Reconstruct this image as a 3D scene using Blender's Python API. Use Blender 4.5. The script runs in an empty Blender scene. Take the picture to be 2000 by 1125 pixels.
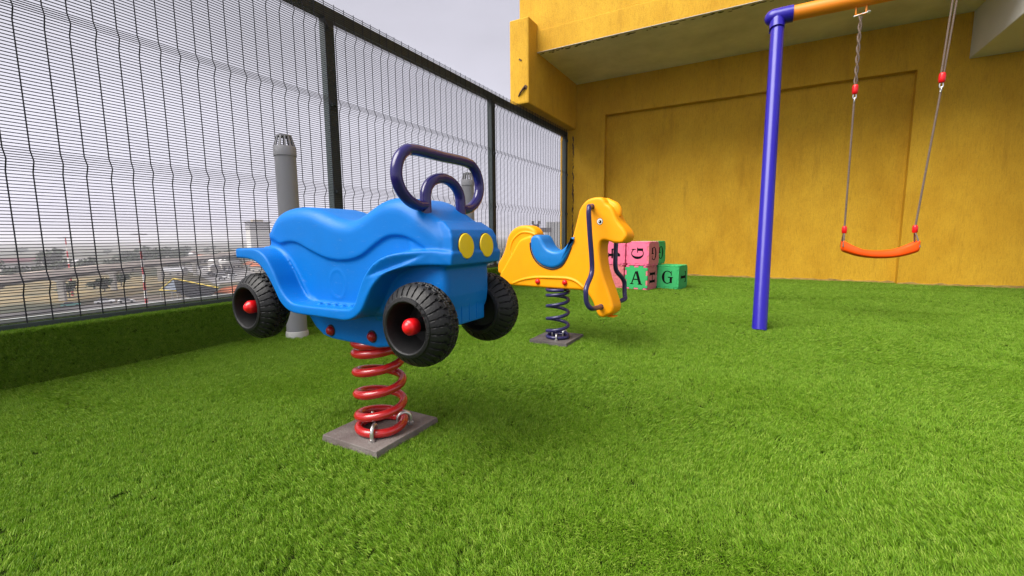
import bpy, bmesh, math, random
import numpy as np
from mathutils import Vector, Matrix, Euler

random.seed(7)
rng = np.random.default_rng(11)
S = bpy.context.scene
COL = S.collection
PI = math.pi
R = math.radians

# ------------------------------------------------------------------ camera
cam_d = bpy.data.cameras.new('camera')
cam = bpy.data.objects.new('camera', cam_d)
COL.objects.link(cam)
right = Vector((0.87184951, 0.48970454, -0.00823957))
upv = Vector((-0.05172056, 0.1087842, 0.99271898))
fwd = Vector((-0.48703533, 0.86507541, -0.12017125))
m = Matrix((right, upv, -fwd)).transposed().to_4x4()
m.translation = Vector((0, 0, 0.70))
cam.matrix_world = m
cam_d.sensor_width = 36.0
cam_d.lens = 855 / 2000 * 36
cam_d.clip_start = 0.02
cam_d.clip_end = 30000
S.camera = cam

# ------------------------------------------------------------------ sky, sun, exposure
SUN_EL, SUN_AZ = R(52), R(212)          # azimuth clockwise from +Y: behind and left of the camera
world = bpy.data.worlds.new('World')
S.world = world
world.use_nodes = True
nt = world.node_tree
nt.nodes.clear()
N = nt.nodes.new
L = nt.links.new
out = N('ShaderNodeOutputWorld')
sky = N('ShaderNodeTexSky')
sky.sky_type = 'NISHITA'
sky.sun_disc = False
sky.sun_elevation = SUN_EL
sky.sun_rotation = SUN_AZ
sky.dust_density = 4.0
hs = N('ShaderNodeHueSaturation')
hs.inputs['Saturation'].default_value = 0.12
hs.inputs['Value'].default_value = 0.35
L(sky.outputs[0], hs.inputs['Color'])
bg1 = N('ShaderNodeBackground')
bg1.inputs['Strength'].default_value = 0.05
L(hs.outputs[0], bg1.inputs['Color'])
tc = N('ShaderNodeTexCoord')
sep = N('ShaderNodeSeparateXYZ')
L(tc.outputs['Generated'], sep.inputs[0])
el = N('ShaderNodeMapRange')
el.interpolation_type = 'SMOOTHSTEP'
el.inputs['From Min'].default_value = 0.05
el.inputs['From Max'].default_value = 0.44
el.inputs['To Min'].default_value = 0.185
el.inputs['To Max'].default_value = 0.108
L(sep.outputs['Z'], el.inputs['Value'])
mp = N('ShaderNodeMapping')
mp.inputs['Scale'].default_value = (1.0, 1.0, 2.6)
L(tc.outputs['Generated'], mp.inputs['Vector'])
cl = N('ShaderNodeTexNoise')
cl.inputs['Scale'].default_value = 2.3
cl.inputs['Detail'].default_value = 5
cl.inputs['Roughness'].default_value = 0.5
L(mp.outputs[0], cl.inputs['Vector'])
cr = N('ShaderNodeMapRange')
cr.inputs['From Min'].default_value = 0.3
cr.inputs['From Max'].default_value = 0.7
cr.inputs['To Min'].default_value = 0.84
cr.inputs['To Max'].default_value = 1.16
L(cl.outputs['Fac'], cr.inputs['Value'])
mu = N('ShaderNodeMath')
mu.operation = 'MULTIPLY'
L(el.outputs[0], mu.inputs[0])
L(cr.outputs[0], mu.inputs[1])
bg2 = N('ShaderNodeBackground')
bg2.inputs['Color'].default_value = (0.915, 0.885, 1.06, 1)
L(mu.outputs[0], bg2.inputs['Strength'])
add = N('ShaderNodeAddShader')
L(bg1.outputs[0], add.inputs[0])
L(bg2.outputs[0], add.inputs[1])
L(add.outputs[0], out.inputs['Surface'])

sun_d = bpy.data.lights.new('sun', 'SUN')
sun_d.energy = 1.5
sun_d.angle = R(48)
sun_d.color = (1.0, 0.96, 0.9)
sun = bpy.data.objects.new('sun', sun_d)
COL.objects.link(sun)
sd = Vector((math.sin(SUN_AZ) * math.cos(SUN_EL), math.cos(SUN_AZ) * math.cos(SUN_EL), math.sin(SUN_EL)))
sun.rotation_euler = sd.to_track_quat('Z', 'Y').to_euler()
sun.location = (0, 0, 30)

S.view_settings.view_transform = 'Standard'
S.view_settings.look = 'None'
S.view_settings.gamma = 1
S.view_settings.exposure = 2.05
S.view_settings.use_curve_mapping = False
S.cycles.max_bounces = 6
S.cycles.diffuse_bounces = 4
S.cycles.volume_bounces = 1

# ------------------------------------------------------------------ helpers
def mat(name, col, rough=0.5, metal=0.0, var=0.0, vscale=8.0, bump=0.0, bscale=60.0, spec=0.5,
        coat=0.0, stretch=(1, 1, 1), col2=None, scuff=0.0):
    M = bpy.data.materials.new(name)
    M.use_nodes = True
    t = M.node_tree
    b = t.nodes['Principled BSDF']
    b.inputs['Base Color'].default_value = (*col, 1)
    b.inputs['Roughness'].default_value = rough
    b.inputs['Metallic'].default_value = metal
    b.inputs['Specular IOR Level'].default_value = spec
    b.inputs['Coat Weight'].default_value = coat
    if var > 0 or bump > 0 or col2:
        c = t.nodes.new('ShaderNodeTexCoord')
        mp = t.nodes.new('ShaderNodeMapping')
        mp.inputs['Scale'].default_value = stretch
        t.links.new(c.outputs['Object'], mp.inputs['Vector'])
    if var > 0 or col2:
        n = t.nodes.new('ShaderNodeTexNoise')
        n.inputs['Scale'].default_value = vscale
        n.inputs['Detail'].default_value = 6
        n.inputs['Roughness'].default_value = 0.6
        t.links.new(mp.outputs[0], n.inputs['Vector'])
        r = t.nodes.new('ShaderNodeValToRGB')
        r.color_ramp.elements[0].position = 0.3
        r.color_ramp.elements[1].position = 0.72
        a = col2 if col2 else tuple(x * (1 - var) for x in col)
        r.color_ramp.elements[0].color = (*a, 1)
        r.color_ramp.elements[1].color = (*[min(1, x * (1 + var * 0.6)) for x in col], 1)
        t.links.new(n.outputs['Fac'], r.inputs[0])
        t.links.new(r.outputs[0], b.inputs['Base Color'])
        if scuff > 0:
            m2 = t.nodes.new('ShaderNodeMapping')
            m2.inputs['Scale'].default_value = (9, 14, 46)
            m2.inputs['Rotation'].default_value = (0.3, 0.5, 0.2)
            t.links.new(c.outputs['Object'], m2.inputs['Vector'])
            n3 = t.nodes.new('ShaderNodeTexNoise')
            n3.inputs['Scale'].default_value = 3.0
            n3.inputs['Detail'].default_value = 7
            n3.inputs['Roughness'].default_value = 0.7
            t.links.new(m2.outputs[0], n3.inputs['Vector'])
            r3 = t.nodes.new('ShaderNodeMapRange')
            r3.inputs['From Min'].default_value = 0.60
            r3.inputs['From Max'].default_value = 0.72
            r3.inputs['To Max'].default_value = scuff
            t.links.new(n3.outputs['Fac'], r3.inputs['Value'])
            x3 = t.nodes.new('ShaderNodeMix')
            x3.data_type = 'RGBA'
            x3.inputs[7].default_value = (*[v * 0.75 + 0.22 for v in col], 1)
            t.links.new(r3.outputs[0], x3.inputs[0])
            t.links.new(r.outputs[0], x3.inputs[6])
            t.links.new(x3.outputs[2], b.inputs['Base Color'])
        rr = t.nodes.new('ShaderNodeMapRange')
        rr.inputs['To Min'].default_value = min(1, rough + 0.1)
        rr.inputs['To Max'].default_value = max(0.03, rough - 0.08)
        t.links.new(n.outputs['Fac'], rr.inputs['Value'])
        t.links.new(rr.outputs[0], b.inputs['Roughness'])
    if bump > 0:
        n2 = t.nodes.new('ShaderNodeTexNoise')
        n2.inputs['Scale'].default_value = bscale
        n2.inputs['Detail'].default_value = 4
        t.links.new(mp.outputs[0], n2.inputs['Vector'])
        bp = t.nodes.new('ShaderNodeBump')
        bp.inputs['Strength'].default_value = bump
        bp.inputs['Distance'].default_value = 0.01
        t.links.new(n2.outputs['Fac'], bp.inputs['Height'])
        t.links.new(bp.outputs[0], b.inputs['Normal'])
    return M


class MB:
    """collects shapes into one mesh"""
    def __init__(self):
        self.v, self.f = [], []

    def add(self, vs, fs):
        o = len(self.v)
        self.v += [tuple(p) for p in vs]
        self.f += [tuple(i + o for i in f) for f in fs]
        return self

    def box(self, lo, hi, M=None):
        x0, y0, z0 = lo
        x1, y1, z1 = hi
        vs = [(x0, y0, z0), (x1, y0, z0), (x1, y1, z0), (x0, y1, z0), (x0, y0, z1), (x1, y0, z1), (x1, y1, z1), (x0, y1, z1)]
        if M is not None:
            vs = [M @ Vector(p) for p in vs]
        return self.add(vs, [(0, 3, 2, 1), (4, 5, 6, 7), (0, 1, 5, 4), (1, 2, 6, 5), (2, 3, 7, 6), (3, 0, 4, 7)])

    def tube(self, pts, r, n=12, closed=False, caps=True, rs=None):
        pts = [Vector(p) for p in pts]
        k = len(pts)
        tang = []
        for i in range(k):
            a = pts[(i - 1) % k] if (closed or i > 0) else pts[i]
            b = pts[(i + 1) % k] if (closed or i < k - 1) else pts[i]
            tang.append((b - a).normalized())
        ref = Vector((0, 0, 1)) if abs(tang[0].z) < 0.9 else Vector((1, 0, 0))
        nn = (ref - tang[0] * ref.dot(tang[0])).normalized()
        vs, fs = [], []
        for i in range(k):
            nn = (nn - tang[i] * nn.dot(tang[i]))
            nn.normalize()
            bb = tang[i].cross(nn)
            ri = rs[i] if rs else r
            for j in range(n):
                a = 2 * PI * j / n
                vs.append(pts[i] + nn * (ri * math.cos(a)) + bb * (ri * math.sin(a)))
        for i in range(k if closed else k - 1):
            for j in range(n):
                a, b = i * n + j, i * n + (j + 1) % n
                c, d = ((i + 1) % k) * n + (j + 1) % n, ((i + 1) % k) * n + j
                fs.append((a, b, c, d))
        if caps and not closed:
            fs.append(tuple(reversed(range(n))))
            fs.append(tuple(range((k - 1) * n, k * n)))
        return self.add(vs, fs)

    def lathe(self, prof, n=32, M=None, caps=True):
        """prof: (radius, height) along local z"""
        vs, fs = [], []
        for r, z in prof:
            for j in range(n):
                a = 2 * PI * j / n
                vs.append(Vector((r * math.cos(a), r * math.sin(a), z)))
        k = len(prof)
        for i in range(k - 1):
            for j in range(n):
                fs.append((i * n + j, i * n + (j + 1) % n, (i + 1) * n + (j + 1) % n, (i + 1) * n + j))
        if caps:
            fs.append(tuple(reversed(range(n))))
            fs.append(tuple(range((k - 1) * n, k * n)))
        if M is not None:
            vs = [M @ p for p in vs]
        return self.add(vs, fs)

    def prism(self, poly, lo, hi, M=None):
        """poly in local xy extruded along local z"""
        n = len(poly)
        vs = [Vector((x, y, lo)) for x, y in poly] + [Vector((x, y, hi)) for x, y in poly]
        if M is not None:
            vs = [M @ p for p in vs]
        fs = [tuple(reversed(range(n))), tuple(range(n, 2 * n))]
        fs += [(i, (i + 1) % n, n + (i + 1) % n, n + i) for i in range(n)]
        return self.add(vs, fs)

    def puff(self, poly, half, r, layers=5, off=0.0, wts=None):
        """outline in (x, z), extruded along y by +-half with rounded rims of radius r"""
        P = np.array(poly, float)
        area = 0.5 * np.sum(P[:, 0] * np.roll(P[:, 1], -1) - np.roll(P[:, 0], -1) * P[:, 1])
        W = np.ones(len(P)) if wts is None else np.array(wts, float)
        if area < 0:
            P = P[::-1]
            W = W[::-1]
        e = np.roll(P, -1, 0) - P
        nrm = np.stack([e[:, 1], -e[:, 0]], 1)
        nrm /= np.linalg.norm(nrm, axis=1)[:, None] + 1e-9
        vn = nrm + np.roll(nrm, 1, 0)
        vn /= np.linalg.norm(vn, axis=1)[:, None] + 1e-9
        rings = []
        for i in range(layers + 1):
            a = PI / 2 * i / layers
            rings.append((r * (1 - math.sin(a)), -half + r * (1 - math.cos(a))))
        rings += [(d, -y) for d, y in reversed(rings)]
        n = len(P)
        vs, fs = [], []
        for d, y in rings:
            Q = P - vn * d * W[:, None]
            vs += [(q[0], y + off, q[1]) for q in Q]
        k = len(rings)
        for i in range(k - 1):
            for j in range(n):
                fs.append((i * n + j, (i + 1) * n + j, (i + 1) * n + (j + 1) % n, i * n + (j + 1) % n)[::-1])
        fs.append(tuple(range(n)))
        fs.append(tuple(reversed(range((k - 1) * n, k * n))))
        return self.add(vs, fs)

    def mesh(self, name, smooth=None):
        me = bpy.data.meshes.new(name)
        me.from_pydata(self.v, [], self.f)
        bm = bmesh.new()
        bm.from_mesh(me)
        bmesh.ops.recalc_face_normals(bm, faces=bm.faces)
        bm.to_mesh(me)
        bm.free()
        if smooth:
            me.shade_smooth()
            if smooth < 179:
                me.set_sharp_from_angle(angle=R(smooth))
        return me

    def obj(self, name, m, parent=None, smooth=None, kind=None, bevel=0):
        o = link(name, self.mesh(name, smooth), m, parent, kind)
        if bevel:
            b = o.modifiers.new('bevel', 'BEVEL')
            b.width = bevel
            b.segments = 2
            b.limit_method = 'ANGLE'
        return o


def link(name, me, m, parent=None, kind=None):
    o = bpy.data.objects.new(name, me)
    COL.objects.link(o)
    if m is not None and not me.materials:
        me.materials.append(m)
    if parent is not None:
        o.parent = parent
    if kind:
        o['kind'] = kind
    return o


def thing(name, label, cat, loc=(0, 0, 0), group=None, rotz=0.0):
    o = bpy.data.objects.new(name, None)
    o.empty_display_size = 0.2
    COL.objects.link(o)
    o.location = loc
    o.rotation_euler = (0, 0, rotz)
    o['label'] = label
    o['category'] = cat
    if group:
        o['group'] = group
    return o


def holder(name, parent):
    o = bpy.data.objects.new(name, None)
    o.empty_display_size = 0.05
    COL.objects.link(o)
    o.parent = parent
    return o


def tag(o, label, cat, group=None):
    o['label'] = label
    o['category'] = cat
    if group:
        o['group'] = group
    return o


def smooth_curve(pts, per=6, closed=False):
    P = [Vector(p) for p in pts]
    n = len(P)
    res = []
    segs = n if closed else n - 1
    for i in range(segs):
        p0 = P[(i - 1) % n] if (closed or i > 0) else P[0]
        p1 = P[i]
        p2 = P[(i + 1) % n]
        p3 = P[(i + 2) % n] if (closed or i + 2 < n) else P[-1]
        for s in range(per):
            t = s / per
            res.append(0.5 * ((2 * p1) + (p2 - p0) * t + (2 * p0 - 5 * p1 + 4 * p2 - p3) * t * t + (3 * p1 - p0 - 3 * p2 + p3) * t ** 3))
    if not closed:
        res.append(P[-1])
    return res


def closed2(pts, per=5):
    return [(p.x, p.y) for p in smooth_curve([(x, z, 0) for x, z in pts], per, True)]


def moulded(mb, name, m, parent, voxel=0.004, it=4, fac=0.5):
    """fuses the collected solids into one blow-moulded skin with soft edges"""
    me = mb.mesh(name)
    o = bpy.data.objects.new('moulding_tmp', me)
    COL.objects.link(o)
    r = o.modifiers.new('r', 'REMESH')
    r.mode = 'VOXEL'
    r.voxel_size = voxel
    s = o.modifiers.new('s', 'SMOOTH')
    s.factor = fac
    s.iterations = it
    dg = bpy.context.evaluated_depsgraph_get()
    dg.update()
    me2 = bpy.data.meshes.new_from_object(o.evaluated_get(dg))
    bpy.data.objects.remove(o)
    me2.name = name
    me2.materials.clear()
    me2.shade_smooth()
    return link(name, me2, m, parent)


# ------------------------------------------------------------------ materials
def stucco(name, base, dark, streak=1.0):
    M = bpy.data.materials.new(name)
    M.use_nodes = True
    t = M.node_tree
    b = t.nodes['Principled BSDF']
    b.inputs['Roughness'].default_value = 0.72
    b.inputs['Specular IOR Level'].default_value = 0.25
    c = t.nodes.new('ShaderNodeTexCoord')

    def noise(scale, st, det=5, rough=0.6):
        mp = t.nodes.new('ShaderNodeMapping')
        mp.inputs['Scale'].default_value = st
        t.links.new(c.outputs['Object'], mp.inputs['Vector'])
        n = t.nodes.new('ShaderNodeTexNoise')
        n.inputs['Scale'].default_value = scale
        n.inputs['Detail'].default_value = det
        n.inputs['Roughness'].default_value = rough
        t.links.new(mp.outputs[0], n.inputs['Vector'])
        return n.outputs['Fac']

    def ramp(src, p0, p1, c0, c1):
        r = t.nodes.new('ShaderNodeValToRGB')
        r.color_ramp.elements[0].position = p0
        r.color_ramp.elements[1].position = p1
        r.color_ramp.elements[0].color = (*c0, 1)
        r.color_ramp.elements[1].color = (*c1, 1)
        t.links.new(src, r.inputs[0])
        return r.outputs[0]

    def mix(kind, a, b_, f=1.0):
        x = t.nodes.new('ShaderNodeMix')
        x.data_type = 'RGBA'
        x.blend_type = kind
        x.inputs[0].default_value = f
        t.links.new(a, x.inputs[6])
        t.links.new(b_, x.inputs[7])
        return x.outputs[2]
    big = ramp(noise(1.9, (1, 1, 0.6), 8, 0.68), 0.32, 0.62, dark, base)
    worm = noise(78, (1.0, 1.0, 0.15), 4, 0.6)           # vertical trowel marks
    wcol = ramp(worm, 0.28, 0.50, (0.78, 0.76, 0.72), (1, 1, 1))
    fine = ramp(noise(90, (1, 1, 0.5), 3), 0.25, 0.6, (0.88, 0.86, 0.84), (1.02, 1.02, 1.0))
    stain = ramp(noise(2.6, (3.0, 3.0, 0.35), 6, 0.7), 0.26, 0.46, (0.55, 0.48, 0.38), (1, 1, 1))
    col = mix('MULTIPLY', big, wcol, 0.75)
    col = mix('MULTIPLY', col, fine, 1.0)
    spots = ramp(noise(11, (1, 1, 0.7), 6, 0.75), 0.28, 0.36, (0.50, 0.42, 0.30), (1, 1, 1))
    col = mix('MULTIPLY', col, stain, 0.42 * streak)
    col = mix('MULTIPLY', col, spots, 0.5)
    t.links.new(col, b.inputs['Base Color'])
    ad = t.nodes.new('ShaderNodeMath')
    ad.operation = 'ADD'
    t.links.new(worm, ad.inputs[0])
    t.links.new(noise(120, (1, 1, 0.6), 3), ad.inputs[1])
    bp = t.nodes.new('ShaderNodeBump')
    bp.inputs['Strength'].default_value = 0.55
    bp.inputs['Distance'].default_value = 0.012
    t.links.new(ad.outputs[0], bp.inputs['Height'])
    t.links.new(bp.outputs[0], b.inputs['Normal'])
    return M


YW = stucco('yellow_stucco', (0.67, 0.385, 0.024), (0.55, 0.29, 0.012))
CEIL = mat('soffit_paint', (0.76, 0.71, 0.58), 0.85, var=0.25, vscale=1.4, bump=0.3, bscale=40)
BEAMP = mat('beam_paint', (0.62, 0.61, 0.57), 0.8, var=0.08, vscale=2.0, bump=0.2, bscale=50)
PEEL = mat('bare_plaster', (0.62, 0.57, 0.48), 0.85, var=0.2, vscale=20)
STAIN = mat('damp_stain', (0.05, 0.045, 0.025), 0.9, var=0.4, vscale=30)
CRACK = mat('broken_plaster', (0.10, 0.05, 0.03), 0.9, var=0.5, vscale=60)
FENCE = mat('fence_paint', (0.035, 0.052, 0.056), 0.45, var=0.15, vscale=12, bump=0.1, bscale=80)
WIRE = mat('fence_wire', (0.022, 0.024, 0.032), 0.6, spec=0.25)
RAILW = mat('rail_edge', (0.52, 0.55, 0.54), 0.6, var=0.2, vscale=9)
PIPE = mat('grey_pvc', (0.24, 0.24, 0.26), 0.5, var=0.12, vscale=5, bump=0.05, stretch=(1, 1, 0.25))
COLLAR = mat('pale_pvc', (0.50, 0.50, 0.48), 0.55, var=0.3, vscale=9)
DARKGAP = mat('dark_gap', (0.02, 0.02, 0.022), 0.8)
CARB = mat('blue_plastic', (0.0006, 0.150, 0.52), 0.42, var=0.10, vscale=5, bump=0.05, bscale=350, spec=0.22, scuff=0.22)
SEATB = mat('blue_saddle_plastic', (0.0006, 0.165, 0.50), 0.42, var=0.05, vscale=6, bump=0.05, bscale=300)
YEL = mat('yellow_lamp_plastic', (0.88, 0.60, 0.003), 0.4, var=0.04, vscale=30)
HORSE = mat('yellow_orange_plastic', (0.92, 0.345, 0.0008), 0.45, var=0.08, vscale=5, bump=0.05, bscale=300, spec=0.28, scuff=0.2)
NAVY = mat('navy_gloss_paint', (0.014, 0.009, 0.105), 0.22, spec=0.5, coat=0.15, var=0.08, vscale=8)
NAVYP = mat('navy_plastic_coating', (0.022, 0.018, 0.085), 0.3, spec=0.5, var=0.1, vscale=20)
REDP = mat('red_gloss_paint', (0.42, 0.012, 0.014), 0.22, spec=0.6, coat=0.3, var=0.12, vscale=10)
REDK = mat('red_plastic', (0.72, 0.006, 0.010), 0.3, var=0.06, vscale=20)
DRED = mat('dark_red_plastic', (0.36, 0.008, 0.012), 0.3)
RUB = mat('black_rubber', (0.0065, 0.0065, 0.007), 0.5, var=0.3, vscale=25, bump=0.12, bscale=200, spec=0.4)
BLK = mat('black_plastic', (0.004, 0.004, 0.005), 0.5, var=0.25, vscale=20)
STEEL = mat('galvanised_steel', (0.62, 0.61, 0.59), 0.3, metal=0.9, var=0.12, vscale=60)
PLATE = mat('weathered_plate', (0.17, 0.15, 0.14), 0.75, var=0.3, vscale=9, bump=0.35, bscale=120, col2=(0.085, 0.06, 0.055))
PLATE2 = mat('dark_weathered_plate', (0.10, 0.088, 0.085), 0.7, var=0.3, vscale=9, bump=0.35, bscale=120, col2=(0.045, 0.035, 0.032))
PURP = mat('purple_blue_paint', (0.016, 0.008, 0.29), 0.30, spec=0.35, scuff=0.10, coat=0.1, var=0.06, vscale=6)
ORNG = mat('orange_paint', (0.80, 0.24, 0.008), 0.4, var=0.12, vscale=14, stretch=(0.3, 1, 1))
SWORG = mat('orange_swing_plastic', (0.95, 0.080, 0.0008), 0.5, spec=0.25, var=0.04, vscale=10)
ROPE = mat('brown_rope', (0.17, 0.12, 0.09), 0.85, var=0.4, vscale=120, bump=0.6, bscale=300)
FPINK = mat('pink_foam', (0.80, 0.15, 0.27), 0.75, var=0.1, vscale=12, bump=0.25, bscale=180)
FSALM_SHADED = mat('salmon_shaded_pink_foam', (0.66, 0.17, 0.19), 0.75, var=0.12, vscale=12, bump=0.25, bscale=180)  # pink with right-face shade mixed into the colour; also the cross-relief block's salmon
FGRN = mat('green_foam', (0.032, 0.40, 0.115), 0.75, var=0.1, vscale=12, bump=0.25, bscale=180)
FYEL = mat('yellow_foam', (0.8, 0.45, 0.02), 0.75)
FBLK = mat('black_foam', (0.005, 0.004, 0.005), 0.95, spec=0.1)
WHITE = mat('white_plastic', (0.82, 0.82, 0.80), 0.35)

# ------------------------------------------------------------------ rooftop floor and turf ledge
FLOORM = mat('turf_backing', (0.020, 0.034, 0.006), 1.0, var=0.4, vscale=30, spec=0.0)
MB().box((-3.02, -2.4, -0.12), (4.2, 7.9, 0.0)).obj('ground', FLOORM, kind='structure')
MB().box((-3.42, -2.4, -0.12), (-3.02, 7.55, 0.262)).obj('turf_kerb', FLOORM, kind='structure')
MB().box((-3.9, -2.4, -30.0), (-3.425, 9.5, -0.30)).obj('building_edge_wall', mat('edge_render', (0.45, 0.42, 0.38), 0.9, var=0.1), kind='structure')


def turf_material():
    M = bpy.data.materials.new('turf_blade')
    M.use_nodes = True
    t = M.node_tree
    t.nodes.clear()
    o = t.nodes.new('ShaderNodeOutputMaterial')
    b = t.nodes.new('ShaderNodeBsdfPrincipled')
    b.inputs['Roughness'].default_value = 0.5
    b.inputs['Specular IOR Level'].default_value = 0.2
    tr = t.nodes.new('ShaderNodeBsdfTranslucent')
    mx = t.nodes.new('ShaderNodeMixShader')
    mx.inputs[0].default_value = 0.3
    oi = t.nodes.new('ShaderNodeObjectInfo')
    at = t.nodes.new('ShaderNodeAttribute')
    at.attribute_name = 'tone'
    r = t.nodes.new('ShaderNodeValToRGB')
    e = r.color_ramp.elements
    e[0].position = 0.0
    e[0].color = (0.036, 0.108, 0.003, 1)
    e[1].position = 1.0
    e[1].color = (0.40, 0.53, 0.090, 1)
    x = e.new(0.5)
    x.color = (0.178, 0.355, 0.015, 1)
    ad = t.nodes.new('ShaderNodeMath')
    ad.operation = 'MULTIPLY_ADD'
    ad.inputs[1].default_value = 0.35
    t.links.new(oi.outputs['Random'], ad.inputs[0])
    t.links.new(at.outputs['Fac'], ad.inputs[2])
    t.links.new(ad.outputs[0], r.inputs[0])
    t.links.new(r.outputs[0], b.inputs['Base Color'])
    t.links.new(r.outputs[0], tr.inputs['Color'])
    t.links.new(b.outputs[0], mx.inputs[1])
    t.links.new(tr.outputs[0], mx.inputs[2])
    t.links.new(mx.outputs[0], o.inputs['Surface'])
    return M


TURF = turf_material()


def tuft_mesh(seed, n=34, rad=0.0125):
    g = np.random.default_rng(seed)
    vs, fs, tone = [], [], []
    for i in range(n):
        a, rr = g.uniform(0, 2 * PI), rad * math.sqrt(g.uniform())
        x, y = rr * math.cos(a), rr * math.sin(a)
        az = g.uniform(0, 2 * PI)
        h = g.uniform(0.0095, 0.0175)
        lean = g.uniform(0.1, 0.75)
        w = g.uniform(0.00050, 0.0008)
        dx, dy = math.cos(az), math.sin(az)
        wx, wy = -dy * w, dx * w
        o = len(vs)
        ks = (0.0, 0.45, 0.8, 1.0)
        tn = g.uniform(0.0, 0.65)
        for k in ks:
            z = h * (k - 0.28 * lean * k * k)
            q = h * lean * k * k
            cx, cy = x + dx * q, y + dy * q
            s = 1.0 - 0.75 * k * k
            if k < 1:
                vs += [(cx - wx * s, cy - wy * s, z), (cx + wx * s, cy + wy * s, z)]
            else:
                vs.append((cx, cy, z))
        fs += [(o, o + 1, o + 3, o + 2), (o + 2, o + 3, o + 5, o + 4), (o + 4, o + 5, o + 6)]
        tone += [tn] * 7
    me = bpy.data.meshes.new('turf_tuft')
    me.from_pydata(vs, [], fs)
    at = me.attributes.new('tone', 'FLOAT', 'POINT')
    at.data.foreach_set('value', np.array(tone, np.float32))
    me.materials.append(TURF)
    me.shade_smooth()
    return me


TUFTS = [bpy.data.objects.new('turf_tuft', tuft_mesh(100 + i)) for i in range(4)]


def vnoise(x, y, seed):
    """smooth value noise on arrays"""
    g = np.random.default_rng(seed)
    T = g.uniform(-1, 1, (64, 64))
    xi, yi = np.floor(x).astype(int), np.floor(y).astype(int)
    fx, fy = x - xi, y - yi
    fx, fy = fx * fx * (3 - 2 * fx), fy * fy * (3 - 2 * fy)
    a = T[xi % 64, yi % 64] * (1 - fx) + T[(xi + 1) % 64, yi % 64] * fx
    b = T[xi % 64, (yi + 1) % 64] * (1 - fx) + T[(xi + 1) % 64, (yi + 1) % 64] * fx
    return a * (1 - fy) + b * fy


def grass_object(name, P, rot, scl, label):
    me = bpy.data.meshes.new(name)
    me.vertices.add(len(P))
    me.vertices.foreach_set('co', P.astype(np.float32).ravel())
    a = me.attributes.new('blade_rot', 'FLOAT_VECTOR', 'POINT')
    a.data.foreach_set('vector', rot.astype(np.float32).ravel())
    a = me.attributes.new('blade_scale', 'FLOAT', 'POINT')
    a.data.foreach_set('value', scl.astype(np.float32))
    a = me.attributes.new('kind_of_tuft', 'INT', 'POINT')
    a.data.foreach_set('value', rng.integers(0, len(TUFTS), len(P)).astype(np.int32))
    o = link(name, me, TURF, kind='stuff')
    o['label'] = label
    ng = bpy.data.node_groups.new(name, 'GeometryNodeTree')
    ng.interface.new_socket('Geometry', in_out='INPUT', socket_type='NodeSocketGeometry')
    ng.interface.new_socket('Geometry', in_out='OUTPUT', socket_type='NodeSocketGeometry')
    gi, go = ng.nodes.new('NodeGroupInput'), ng.nodes.new('NodeGroupOutput')
    jn = ng.nodes.new('GeometryNodeJoinGeometry')

    def named(n, ty):
        x = ng.nodes.new('GeometryNodeInputNamedAttribute')
        x.data_type = ty
        x.inputs['Name'].default_value = n
        return x.outputs['Attribute']
    ra = named('blade_rot', 'FLOAT_VECTOR')
    sa = named('blade_scale', 'FLOAT')
    ka = named('kind_of_tuft', 'INT')
    er = ng.nodes.new('FunctionNodeEulerToRotation')
    ng.links.new(ra, er.inputs[0])
    for i, T in enumerate(TUFTS):
        oi = ng.nodes.new('GeometryNodeObjectInfo')
        oi.inputs['Object'].default_value = T
        oi.inputs['As Instance'].default_value = True
        cp = ng.nodes.new('FunctionNodeCompare')
        cp.data_type = 'INT'
        cp.operation = 'EQUAL'
        ng.links.new(ka, cp.inputs[2])
        cp.inputs[3].default_value = i
        ip = ng.nodes.new('GeometryNodeInstanceOnPoints')
        ng.links.new(gi.outputs[0], ip.inputs['Points'])
        ng.links.new(cp.outputs[0], ip.inputs['Selection'])
        ng.links.new(oi.outputs['Geometry'], ip.inputs['Instance'])
        ng.links.new(er.outputs[0], ip.inputs['Rotation'])
        ng.links.new(sa, ip.inputs['Scale'])
        ng.links.new(ip.outputs[0], jn.inputs[0])
    ng.links.new(jn.outputs[0], go.inputs[0])
    md = o.modifiers.new('tufts', 'NODES')
    md.node_group = ng
    return o


def eulers(tx, ty, yaw, base=None):
    """matrix = base @ Rx(tx) Ry(ty) @ Rz(yaw) -> XYZ euler arrays"""
    cx, sx, cy, sy, cz, sz = np.cos(tx), np.sin(tx), np.cos(ty), np.sin(ty), np.cos(yaw), np.sin(yaw)
    n = len(tx)
    Z, O = np.zeros(n), np.ones(n)
    A = np.stack([np.stack([O, Z, Z], 1), np.stack([Z, cx, -sx], 1), np.stack([Z, sx, cx], 1)], 1)
    B = np.stack([np.stack([cy, Z, sy], 1), np.stack([Z, O, Z], 1), np.stack([-sy, Z, cy], 1)], 1)
    C = np.stack([np.stack([cz, -sz, Z], 1), np.stack([sz, cz, Z], 1), np.stack([Z, Z, O], 1)], 1)
    M = A @ B @ C
    if base is not None:
        M = base[None] @ M
    ey = np.arcsin(np.clip(-M[:, 2, 0], -1, 1))
    ex = np.arctan2(M[:, 2, 1], M[:, 2, 2])
    ez = np.arctan2(M[:, 1, 0], M[:, 0, 0])
    return np.stack([ex, ey, ez], 1)


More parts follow.
